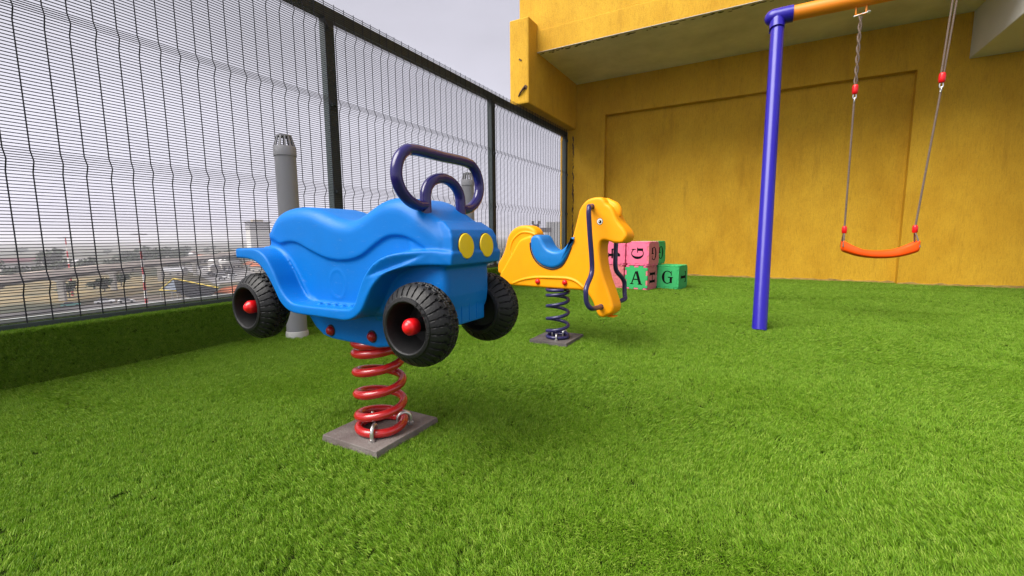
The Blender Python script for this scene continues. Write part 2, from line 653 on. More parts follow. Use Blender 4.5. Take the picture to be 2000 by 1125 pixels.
def lay_turf():
    pts = []
    # the lawn in view: density falls with distance
    for y0, y1, d in ((0.25, 1.6, 11500), (1.6, 3.2, 7600), (3.2, 5.2, 4600), (5.2, 7.75, 3000)):
        x0, x1 = -3.0, 3.2
        n = int((y1 - y0) * (x1 - x0) * d)
        pts.append(np.stack([rng.uniform(x0, x1, n), rng.uniform(y0, y1, n)], 1))
    for x0, x1, y0, y1, d in ((0.2, 3.2, -0.6, 0.25, 5000), (-3.0, 0.2, -0.6, 0.25, 5000)):
        n = int((y1 - y0) * (x1 - x0) * d)
        pts.append(np.stack([rng.uniform(x0, x1, n), rng.uniform(y0, y1, n)], 1))
    P = np.concatenate(pts)
    x, y = P[:, 0], P[:, 1]
    keep = np.ones(len(P), bool)
    for (a, b, c, d) in ((-1.257, -1.017, 0.927, 1.215), (-1.257, -1.017, 2.473, 2.762)):
        keep &= ~((x > a) & (x < b) & (y > c) & (y < d))
    keep &= ~((x + 2.80) ** 2 + (y - 1.89) ** 2 < 0.075 ** 2)
    keep &= ~((x + 2.80) ** 2 + (y - 4.01) ** 2 < 0.075 ** 2)
    P = P[keep]
    x, y = P[:, 0], P[:, 1]
    n = len(P)
    # brushed lay: the pile leans in drifting swaths
    tx = 0.62 * vnoise(x * 1.7, y * 1.5, 1) + 0.34 * vnoise(x * 4.1, y * 4.3, 2) + rng.normal(0, 0.16, n) + 0.16
    ty = 0.62 * vnoise(x * 1.6 + 9, y * 1.8, 3) + 0.34 * vnoise(x * 4.6, y * 3.7 + 5, 4) + rng.normal(0, 0.16, n) + 0.10
    seam = np.abs(((y - 0.12 * x) % 1.9) - 0.95)
    tx += 0.85 * np.exp(-(seam / 0.06) ** 2) * (0.5 + 0.5 * vnoise(x * 1.5, y * 3, 9))
    rot = eulers(tx, ty, rng.uniform(0, 2 * PI, n))
    scl = rng.uniform(0.8, 1.2, n) * (1 + 0.15 * vnoise(x * 2.6, y * 2.6, 6))
    grass_object('artificial_turf', np.concatenate([P, np.zeros((n, 1))], 1), rot, scl,
                 'bright green artificial turf covering the rooftop floor')
    # turf wrapped over the kerb under the fence
    n1, n2 = 30000, 7000
    y = rng.uniform(0.3, 7.6, n1)
    y = 0.3 + (y - 0.3) * rng.uniform(0.35, 1.0, n1)
    z = rng.uniform(0.01, 0.262, n1)
    base = np.array([[0, 0, 1.0], [0, 1.0, 0], [-1.0, 0, 0]])         # local z points to +x
    tx = rng.normal(0, 0.3, n1) + 0.35 * vnoise(y * 2, z * 5, 21)
    ty = rng.normal(0.55, 0.3, n1) + 0.35 * vnoise(y * 2.3, z * 6 + 3, 22)
    r1 = eulers(tx, ty, rng.uniform(0, 2 * PI, n1), base)
    P1 = np.stack([np.full(n1, -3.02), y, z], 1)
    y2 = 0.3 + rng.uniform(0, 7.2, n2) * rng.uniform(0.3, 1.0, n2)
    x2 = rng.uniform(-3.075, -3.015, n2)
    P2 = np.stack([x2, y2, np.full(n2, 0.262)], 1)
    r2 = eulers(rng.normal(0, 0.3, n2), rng.normal(0.35, 0.3, n2), rng.uniform(0, 2 * PI, n2))
    grass_object('kerb_turf', np.concatenate([P1, P2]), np.concatenate([r1, r2]), rng.uniform(0.7, 1.05, n1 + n2),
                 'darker artificial turf wrapped over the raised kerb under the fence')


lay_turf()

# ------------------------------------------------------------------ yellow building
bld = thing('building', 'yellow stuccoed building with a deep overhang and recessed wall panel behind the swing', 'building', (0, 7.6, 0))


def bpart(mb, name, m, bevel=0.0, smooth=None):
    o = mb.obj(name, m, None, smooth, None, bevel)
    o.parent = bld
    o.matrix_parent_inverse = Matrix.Translation((0, -7.6, 0))
    return o


YF, YR = 7.60, 7.715
CZ = 3.31
w = MB()
w.box((-3.24, YF, -1.0), (-2.42, 8.1, CZ))                   # left pilaster
w.box((1.635, YF, -0.3), (5.2, 8.1, CZ))                      # right of the panel
w.box((-2.42, YF, 2.735), (1.635, 8.1, CZ))                   # band above the panel
w.box((-2.42, YR, -0.3), (1.635, 8.1, 2.735))                 # recessed panel
bpart(w, 'wall', YW)
w = MB()
w.box((-3.24, 5.74, 2.55), (-2.935, YF - 0.002, 3.70))
o = bpart(w, 'wing_wall', YW, bevel=0.018)
w = MB()
w.box((-2.934, 6.03, CZ), (5.2, YF + 0.4, CZ + 0.10))
bpart(w, 'soffit', CEIL)
w = MB()
w.box((-2.934, 6.00, CZ - 0.004), (5.2, 6.029, 3.60))
w.box((-2.934, 6.029, CZ + 0.101), (5.2, 6.4, 3.60))
bpart(w, 'fascia', YW, bevel=0.006)
w = MB()
w.box((-3.22, 6.015, 3.602), (5.2, 8.3, 7.5))
bpart(w, 'upper_wall', YW)
bpart(MB().box((-2.93, 5.994, CZ - 0.010), (5.2, 6.03, CZ - 0.0045)), 'drip_edge', PEEL)
bpart(MB().box((2.10, 3.4, 2.77), (3.1, YF - 0.002, CZ - 0.002)), 'ceiling_beam', BEAMP, bevel=0.01)
# damp stains below the soffit edge, crumbled plaster patches
st = MB()
for i in range(60):
    x = -2.88 + 2.9 * (i / 60) + random.uniform(-0.03, 0.03)
    if random.random() < 0.35 and i > 12:
        continue
    a, b_ = random.uniform(0.012, 0.05), random.uniform(0.006, 0.016)
    yy = 6.06 + random.uniform(0, 0.05)
    k = 8
    poly = [(x + a * math.cos(2 * PI * j / k) * random.uniform(0.6, 1.2), yy + b_ * math.sin(2 * PI * j / k) * random.uniform(0.6, 1.2)) for j in range(k)]
    st.prism(poly, CZ - 0.003, CZ - 0.001)
o = bpart(st, 'damp_stain', STAIN)
o['kind'] = 'stuff'
XZ = Matrix(((1, 0, 0, 0), (0, 0, -1, 0), (0, 1, 0, 0), (0, 0, 0, 1)))
cp = MB()
cp.tube(smooth_curve([(-3.10, 5.74, 2.66), (-3.05, 5.72, 2.71), (-2.99, 5.725, 2.77)]), 0.012, 6, rs=[0.008 + 0.010 * (i / 12) for i in range(13)])
bpart(cp, 'rebar_stub', CRACK)
bpart(MB().prism([(-3.02, 2.74), (-2.97, 2.735), (-2.955, 2.78), (-2.985, 2.80), (-3.01, 2.785)], 5.733, 5.739, XZ @ Matrix.Diagonal((1, 1, -1, 1))), 'broken_plaster', CRACK)
bpart(MB().prism([(-3.09, 3.15), (-3.05, 3.125), (-3.04, 3.14), (-3.08, 3.17)], 5.733, 5.739, XZ @ Matrix.Diagonal((1, 1, -1, 1))), 'broken_plaster', CRACK)
# rough mortar line where the fence post meets the wall
mo = MB()
for i in range(34):
    z = 0.35 + i * 0.062
    a = random.uniform(0.008, 0.026)
    mo.lathe([(0.001, -a * 2.6), (a * 0.45, -a * 1.2), (a * 0.6, a * .9), (0.001, a * 2.4)], 7, Matrix.Translation((-2.992 + random.uniform(-0.008, 0.006), YF - 0.002, z)) @ Matrix.Rotation(random.uniform(-.3, .3), 4, 'Y'))
o = bpart(mo, 'mortar_joint', CRACK)
o['kind'] = 'stuff'
# low cement fillet along the wall foot
FILLET = mat('cement_fillet', (0.42, 0.27, 0.07), 0.9, var=0.4, vscale=14, bump=0.4)
for xa, xb, yy in ((-2.98, -2.43, YF), (-2.415, 1.63, YR), (1.64, 3.3, YF)):
    k = max(6, int((xb - xa) / 0.07))
    prof = [(xa, 0.0), (xb, 0.0)] + [(xb + (xa - xb) * i / k, 0.022 + random.uniform(0, 0.022)) for i in range(k + 1)]
    bpart(MB().prism(prof, yy - 0.012, yy - 0.001, XZ @ Matrix.Diagonal((1, 1, -1, 1))), 'cement_fillet', FILLET)

# ------------------------------------------------------------------ mesh fence
fence = thing('mesh_fence', 'dark green security fence of close welded wire mesh on square posts along the roof edge', 'fence', (-3.08, 0, 0.27))
FX = -3.08


def fpart(mb, name, m, smooth=None, bevel=0, parent=None):
    o = mb.obj(name, m, None, smooth, None, bevel)
    o.parent = parent or fence
    o.matrix_parent_inverse = Matrix.Translation((3.08, 0, -0.27))
    return o


KINKS = (0.485, 1.07, 1.765, 2.355)
POSTS = [0.04, 2.54, 5.03, 7.52]
for y in POSTS:
    fpart(MB().box((FX - 0.075, y - 0.045, 0.262), (FX - 0.008, y + 0.045, 2.43)), 'post', FENCE, bevel=0.004)
for y in POSTS[1:]:
    for k in KINKS:
        cl_ = MB().box((FX - 0.008, y - 0.024, k - .012), (FX + 0.010, y + 0.024, k + .012))
        cl_.lathe([(0.008, 0), (0.008, 0.006)], 6, Matrix.Translation((FX + 0.010, y, k)) @ Matrix.Rotation(R(90), 4, 'Y'))
        fpart(cl_, 'clip', FENCE)
fpart(MB().box((FX - 0.08, -1.2, 2.432), (FX - 0.010, 7.565, 2.515)), 'top_rail', FENCE, bevel=0.004)
fpart(MB().box((FX - 0.012, -1.2, 0.268), (FX + 0.012, 7.56, 0.296)), 'bottom_rail', FENCE, bevel=0.003)
fpart(MB().box((FX - 0.06, -1.2, 0.30), (FX - 0.016, 7.55, 0.318)), 'flashing', RAILW)


def mesh_x(z):
    """out-of-plane fold of the wire panels"""
    d = 0.0
    for k in KINKS:
        d = max(d, 0.026 * max(0.0, 1 - abs(z - k) / 0.052))
    return d


zs = sorted([0.285, 2.545] + [k + s for k in KINKS for s in (-0.052, 0, 0.052)])
vw = MB()
vw.tube([(mesh_x(z), 0, z) for z in zs], 0.0030, 5)
VMESH = vw.mesh('vertical_wire')
VMESH.materials.append(WIRE)
for pi_ in range(4):
    y0 = POSTS[pi_ - 1] if pi_ else -1.2
    y1 = POSTS[pi_]
    pn = holder('mesh_panel', fence)
    pn.location = (0, 0, -0.27)
    nv = max(1, int(round((y1 - y0) / 0.095)))
    for i in range(nv):
        y = y0 + (i + 0.5) * (y1 - y0) / nv
        if y < 0.3:
            continue
        o = link('vertical_wire', VMESH, WIRE, pn)
        o.location = (0.004, y + random.uniform(-.004, .004), 0)
        o.rotation_euler = (random.uniform(-.0012, .0012), 0, random.uniform(-.08, .08))
    hw = MB()
    z = 0.305
    while z < 2.545:
        x = mesh_x(z) - 0.0015
        r = 0.0019
        hw.add([(x - r, y0, z - r), (x + r, y0, z - r), (x + r, y0, z + r), (x - r, y0, z + r),
                (x - r, y1, z - r), (x + r, y1, z - r), (x + r, y1, z + r), (x - r, y1, z + r)],
               [(0, 1, 5, 4), (1, 2, 6, 5), (2, 3, 7, 6), (3, 0, 4, 7), (0, 3, 2, 1), (4, 5, 6, 7)])
        # wires crowd where the panel folds
        z += 0.0158 if mesh_x(z) == 0 else 0.0125
    link('horizontal_wires', hw.mesh('horizontal_wires'), WIRE, pn, 'stuff')

# ------------------------------------------------------------------ vent pipes
def vent_pipe(loc, label):
    t = thing('vent_pipe', label, 'vent pipe', loc, 'grey vent pipes in front of the fence')
    pr = MB().lathe([(0.066, 0.0), (0.066, 1.255)], 40).obj('pipe', PIPE, t, 40)
    MB().lathe([(0.072, 0), (0.073, 0.03), (0.070, 0.045), (0.067, 0.047)], 40).obj('collar', COLLAR, t, 40)
    cap = MB().lathe([(0.0665, 1.235), (0.0705, 1.236), (0.0705, 1.292), (0.066, 1.298), (0.058, 1.296)], 40, caps=False).obj('cap_ring', PIPE, t, 40)
    MB().lathe([(0.040, 1.362), (0.047, 1.362), (0.047, 1.372), (0.03, 1.377), (0.001, 1.378)], 32).obj('cap_top', PIPE, t, 40)
    for i in range(12):
        a = 2 * PI * i / 12
        c, s = math.cos(a), math.sin(a)
        sl = MB()
        n_, b_ = Vector((c, s, 0)), Vector((-s, c, 0))
        lo, hi = Vector((0.066 * c, 0.066 * s, 1.294)), Vector((0.044 * c, 0.044 * s, 1.366))
        vs = []
        for p in (lo, hi):
            vs += [p - b_ * 0.005 - n_ * 0.005, p + b_ * 0.005 - n_ * 0.005, p + b_ * 0.005 + n_ * 0.003, p - b_ * 0.005 + n_ * 0.003]
        sl.add(vs, [(0, 1, 5, 4), (1, 2, 6, 5), (2, 3, 7, 6), (3, 0, 4, 7), (0, 3, 2, 1), (4, 5, 6, 7)])
        sl.obj('slat', PIPE, t)
    return t


vent_pipe((-2.80, 1.89, 0), 'grey plastic vent pipe with a slotted cap rising behind the blue car rider')
vent_pipe((-2.80, 4.01, 0), 'farther grey vent pipe with a slotted cap seen through the purple handle loop')

# ------------------------------------------------------------------ spring helper
def coil(levels, rad, tube, phase, n=34):
    """levels: (turn, z) control points"""
    pts = []
    t0, t1 = levels[0][0], levels[-1][0]
    k = int((t1 - t0) * n)
    for i in range(k + 1):
        t = t0 + (t1 - t0) * i / k
        z = float(np.interp(t, [a for a, _ in levels], [b for _, b in levels]))
        a = phase + 2 * PI * t
        pts.append((rad * math.cos(a), rad * math.sin(a), z))
    return MB().tube(pts, tube, 14)


def clamp(parent, ang, rad, ztop, r=0.0065, w=0.022):
    """galvanised U-bolt over the lowest coil"""
    c, s = math.cos(ang), math.sin(ang)
    pts = []
    for i in range(9):
        a = PI * i / 8
        d = rad + w * math.cos(a)
        pts.append((c * d, s * d, ztop - w + w * math.sin(a)))
    lo = 0.012
    pts = [(c * (rad + w), s * (rad + w), lo)] + pts + [(c * (rad - w), s * (rad - w), lo)]
    mb = MB().tube(pts, r, 10)
    M = Matrix.Translation((c * (rad + w), s * (rad + w), 0.030))
    mb.lathe([(0.011, 0), (0.011, 0.008)], 6, M)
    return mb.obj('clamp', STEEL, parent, 50)


def base_plate(parent, m, hx, hy):
    g = 16
    vs, fs = [], []
    for k, z in ((0, 0.006), (1, 0.030)):
        for sx, sy in ((-1, -1), (1, -1), (1, 1), (-1, 1)):
            vs.append((sx * (hx - 0.003 * k), sy * (hy - 0.003 * k), z))
    mb = MB().add(vs, [(0, 3, 2, 1), (4, 5, 6, 7), (0, 1, 5, 4), (1, 2, 6, 5), (2, 3, 7, 6), (3, 0, 4, 7)])
    return mb.obj('base_plate', m, parent, bevel=0.002)


# ------------------------------------------------------------------ blue car spring rider
def build_car():
    T = thing('spring_rider', 'blue plastic car shaped spring rider with black tyres on a red coil spring', 'spring rider', (-1.12, 1.04, 0))
    base_plate(T, PLATE, 0.130, 0.152).location = (-0.017, 0.03, 0)
    sp = holder('spring', T)
    sp.location = (0.0, 0.012, 0)
    coil([(0, 0.044), (0.72, 0.047), (1.35, 0.085), (2, 0.135), (3, 0.212), (4, 0.288), (5, 0.338), (5.8, 0.350)], 0.077, 0.0145, R(80)).obj('coil', REDP, sp, 60)
    for a in (-63, 166, 52):
        clamp(sp, R(a), 0.077, 0.076)
    b = MB()
    # saddle and bonnet, the proud upper half of the shell
    up = [(-.372, .675), (-.388, .690), (-.380, .722), (-.352, .758), (-.315, .784), (-.255, .797), (-.185, .797), (-.125, .787), (-.075, .771), (-.03, .757), (.018, .750), (.054, .755),
          (.087, .768), (.122, .785), (.158, .800), (.195, .808), (.240, .807), (.285, .790), (.345, .752), (.390, .722), (.410, .695), (.416, .66), (.408, .632),
          (.385, .634), (.332, .664), (.275, .694), (.232, .705), (.187, .703), (.142, .684), (.07, .645), (-.006, .631), (-.084, .637), (-.165, .662), (-.224, .684), (-.270, .688), (-.325, .680)]
    up = [(x + (.010 if i >= 22 else 0), z - (.009 if i >= 22 else 0)) for i, (x, z) in enumerate(up)]
    uw = [1.0] * (21 * 4) + [.75, .5, .3, .2] + [.16] * ((len(up) - 23) * 4) + [.3, .5, .7, .9]
    b.puff(closed2(up, 4), 0.121, 0.044, 7, 0.0, uw)
    lowr = [(-.372, .60), (-.382, .69), (-.34, .740), (-.26, .765), (-.15, .762), (-.05, .735), (.02, .725), (.07, .735), (.16, .775), (.25, .77), (.34, .72), (.385, .66), (.388, .50), (.33, .47),
            (.15, .46), (-.15, .46), (-.26, .47), (-.30, .52), (-.36, .58)]
    b.puff(closed2(lowr, 4), 0.112, 0.020, 4)
    # step and mudguards: one bent sheet
    lo = [(-.454, .629), (-.393, .627), (-.340, .617), (-.292, .583), (-.253, .534), (-.223, .491), (-.185, .466), (-.138, .458), (-.05, .457), (.031, .456), (.082, .456), (.118, .466),
          (.151, .489), (.172, .520), (.198, .559), (.237, .594), (.285, .612), (.343, .620), (.435, .620)]
    hi = [(.440, .655), (.379, .661), (.294, .657), (.240, .645), (.198, .622), (.164, .586), (.141, .545), (.123, .510), (.100, .493), (.03, .489), (-.119, .489), (-.172, .497), (-.214, .533),
          (-.246, .586), (-.286, .636), (-.338, .660), (-.40, .662), (-.454, .662)]
    sheet = [(p.x, p.y) for p in smooth_curve([(x, z, 0) for x, z in lo], 4)] + [(p.x, p.y) for p in smooth_curve([(x, z, 0) for x, z in hi], 4)]
    sm = MB().puff(sheet, 0.188, 0.005, 2)
    tv = []
    for x, y, z in sm.v:                     # the mudguards draw in towards the nose
        k = min(1.0, max(0.0, (x - .20) / .235))
        k = k * k * (3 - 2 * k)
        tv.append((x - .012 * k, y * (1 - .34 * k), z))
    b.add(tv, sm.f)
    # nose: bonnet front with a projecting lip
    vs = []
    for x0, x1, hw, z in ((.28, .388, .108, .610), (.28, .419, .119, .624), (.28, .423, .119, .640), (.27, .420, .114, .694), (.26, .410, .108, .716), (.22, .376, .096, .740)):
        vs += [(x0, -hw, z), (x1, -hw, z), (x1, hw, z), (x0, hw, z)]
    fs = [(0, 3, 2, 1), (20, 21, 22, 23)]
    for k in range(5):
        for j in range(4):
            fs.append((k * 4 + j, k * 4 + (j + 1) % 4, k * 4 + 4 + (j + 1) % 4, k * 4 + 4 + j))
    b.add(vs, fs)
    # grille block below the lip, wheel housing between the front wheels
    b.box((.10, -.088, .445), (.386, .088, .64))
    # keel that takes the spring
    keel = [(-.25, .47), (-.236, .425), (-.205, .39), (-.165, .364), (-.12, .356), (.09, .350), (.15, .36), (.19, .40), (.20, .47)]
    b.puff(keel, 0.078, 0.008, 2)
    # oval panel moulded into the flank
    for sgn in (-1, 1):
        ring = [(-.035 + .036 * math.cos(a), sgn * .1085, .550 + .046 * math.sin(a)) for a in np.linspace(0, 2 * PI, 40, endpoint=False)]
        b.tube(ring, 0.0055, 8, closed=True)
        # arch line where the rear mudguard meets the flank
        arc = smooth_curve([(-.40, sgn * .112, .664), (-.33, sgn * .112, .66), (-.27, sgn * .112, .63), (-.22, sgn * .112, .57), (-.18, sgn * .112, .51), (-.14, sgn * .112, .492)])
        b.tube(arc, 0.005, 8)
        # tread ribs on the step
        for k in range(5):
            x = -.075 + k * .035
            M = Matrix.Translation((x, sgn * .150, .490)) @ Matrix.Rotation(R(35 * sgn), 4, 'Z')
            b.box((-.014, -.004, -.003), (.014, .004, .0065), M)
            M = Matrix.Translation((x + .008, sgn * .128, .490)) @ Matrix.Rotation(R(-20 * sgn), 4, 'Z')
            b.box((-.014, -.0035, -.003), (.014, .0035, .0055), M)
    moulded(b, 'body', CARB, T, 0.0036, 5, 0.55)
    # arched grooves on the grille
    for v in (-.050, .026):
        pts = [(.386, v - .019, .452), (.3865, v - .019, .540)] + [(.3865, v - .019 * math.cos(a), .540 + .020 * math.sin(a)) for a in np.linspace(0.3, PI - 0.3, 9)] + [(.3865, v + .019, .540), (.386, v + .019, .452)]
        MB().tube(pts, 0.0024, 8).obj('grille_arch', CARB, T, 60)
    # headlights
    for v in (-.055, .047):
        M = Matrix.Translation((.4215, v, .671)) @ Matrix.Rotation(R(90 - 4), 4, 'Y')
        h = MB().lathe([(.0345, -.008), (.0345, .0030), (.0330, .0048), (.024, .0055), (.001, .0058)], 40, M).obj('headlight', YEL, T, 40)
        MB().lathe([(.0362, -.008), (.0362, .0012), (.0343, .0016)], 40, M, caps=False).obj('headlight_rim', DARKGAP, h)
    # handlebar: a rounded loop welded to a small arch
    hb = holder('handlebar', T)
    hb.location = (.325, -0.004, .0)
    hb.rotation_euler = (0, R(-1), 0)
    hb.scale = (1.06, 1.06, 0.993)
    arch = [(0, -.077, .69), (0, -.077, .811)] + [(0, -.077 * math.cos(a), .811 + .060 * math.sin(a)) for a in np.linspace(0.2, PI - 0.2, 14)] + [(0, .077, .811), (0, .077, .69)]
    MB().tube(arch, .0148, 20).obj('arch', NAVY, hb, 70)
    loop = [(0, -.080, .788), (0, -.105, .786), (0, -.138, .797), (0, -.166, .822), (0, -.179, .856), (0, -.172, .893), (0, -.150, .920), (0, -.115, .932), (0, 0, .932), (0, .115, .932),
            (0, .150, .920), (0, .172, .893), (0, .179, .856), (0, .166, .822), (0, .138, .797), (0, .105, .786), (0, .080, .788)]
    MB().tube(smooth_curve([(a, b_, c + .001) for a, b_, c in loop], 6), .0148, 20).obj('loop', NAVY, hb, 70)
    # bolts through the keel
    for x in (-.122, .072):
        for s in (-1, 1):
            M = Matrix.Translation((x, s * .0775, .386)) @ Matrix.Rotation(R(-90 * s), 4, 'X')
            MB().lathe([(.0205, -.003), (.0205, .0015)], 28, M).obj('bolt_socket', DARKGAP, T)
            MB().lathe([(.0155, 0), (.0155, .006), (.012, .013), (.006, .016), (.001, .0165)], 24, M).obj('bolt_cap', DRED, T, 50)
    # wheels
    nth, RT, HW = 420, 0.113, 0.052
    prof = []
    for k in range(41):                          # across the tyre, outer shoulder to inner shoulder
        s = -1 + 2 * k / 40
        a = abs(s)
        rr = RT - 0.034 * a ** 2.6
        prof.append((rr, s * HW, s))
    vs, fs = [], []
    for (rr, yy, s) in prof:
        for j in range(nth):
            th = 2 * PI * j / nth
            p = th * 30 / (2 * PI)
            a = abs(s)
            g = 0.0
            if a < 0.035:
                g = 0.0045
            elif a < 0.13:
                g = 0.0 if (p * 3) % 1 < 0.6 else 0.002
            elif a < 0.99:
                zig = 0.42 if a < 0.33 else (0.42 - 0.42 * (a - 0.33) / 0.12 if a < 0.45 else 0.0)
                q = (p + zig + 0.5 * (s < 0) + 0.35 * max(0, a - .45)) % 1
                wide = 0.34 if a < 0.33 else (0.26 if a < 0.55 else 0.17)
                g = 0.0062 * (1 if q < wide else 0) * (1 if a < 0.85 else (0.99 - a) / 0.14)
                if 0.20 < a < 0.27 and q > 0.5:
                    g = max(g, 0.005)
            r2 = rr - g
            vs.append((r2 * math.cos(th), yy, r2 * math.sin(th)))
    k = len(prof)
    for i in range(k - 1):
        for j in range(nth):
            fs.append((i * nth + j, (i + 1) * nth + j, (i + 1) * nth + (j + 1) % nth, i * nth + (j + 1) % nth))
    # side walls: lathe continued to the deep hub dish on both sides
    tyre = MB().add(vs, fs)
    for sg in (-1, 1):
        M = Matrix.Rotation(R(-90 * sg), 4, 'X')
        dd = .078 if sg < 0 else .02
        tyre.lathe([(.079, HW - .001), (.078, HW + .003), (.070, HW + .005), (.0665, HW + .003), (.064, HW - .004), (.0615, HW - dd + .012), (.057, HW - dd), (.001, HW - dd - .001)], 64, M, caps=False)
    tyre_me = tyre.mesh('tyre', 35)
    tyre_me.materials.append(RUB)
    hub_mb = MB()
    M = Matrix.Rotation(R(90), 4, 'X')
    hub_mb.lathe([(.052, -.030), (.052, -.020), (.034, -.014), (.020, -.012), (.018, .022), (.001, .022)], 40, M)
    hub_me = hub_mb.mesh('hub', 40)
    hub_me.materials.append(BLK)
    capm = MB()
    M = Matrix.Rotation(R(90), 4, 'X') @ Matrix.Diagonal((1.0, 1.0, .90, 1))
    capm.lathe([(.018, .02), (.0215, .024), (.0225, .040), (.0215, .049), (.018, .055), (.0165, .056), (.0155, .058), (.011, .063), (.005, .0655), (.001, .066)], 32, M)
    cap_me = capm.mesh('hub_cap', 60)
    cap_me.materials.append(REDK)
    for x, v, spin in ((.345, -.163, 0.0), (-.365, -.163, 0.4), (.345, .163, 0.9), (-.365, .163, 0.2)):
        wh = holder('wheel', T)
        wh.location = (x, v, .466)
        wh.rotation_euler = (0, spin, 0 if v < 0 else PI)
        link('tyre', tyre_me, RUB, wh)
        link('hub', hub_me, BLK, wh)
        link('hub_cap', cap_me, REDK, wh)
    # axles
    for x in (.345, -.365):
        MB().tube([(x, -.15, .466), (x, .15, .466)], .011, 12).obj('axle', BLK, T, 50)
    # raised size marking on the near front tyre
    mk = MB()
    dg = bpy.context.evaluated_depsgraph_get()
    for i, ch in enumerate('250x100'):
        cu = bpy.data.curves.new('glyph', 'FONT')
        cu.body = ch
        cu.size = .0155
        cu.align_x = 'CENTER'
        cu.align_y = 'CENTER'
        cu.extrude = .0009
        to = bpy.data.objects.new('glyph', cu)
        COL.objects.link(to)
        dg.update()
        gm = bpy.data.meshes.new_from_object(to.evaluated_get(bpy.context.evaluated_depsgraph_get()))
        bpy.data.objects.remove(to)
        ang = R(58 - i * 12.5)
        # seen from -y: x to the right, z up
        for_v = []
        for vtx in gm.vertices:
            gx, gy, gz = vtx.co
            rx, rz = .0722 + gy, gx
            px = math.cos(ang) * rx + math.sin(ang) * rz
            pz = math.sin(ang) * rx - math.cos(ang) * rz
            for_v.append((.345 + px, -.163 - HW - .0052 - gz, .466 + pz))
        mk.add(for_v, [tuple(p.vertices) for p in gm.polygons])
        bpy.data.meshes.remove(gm)
    mk.obj('size_marking', RUB, T)
    return T


build_car()

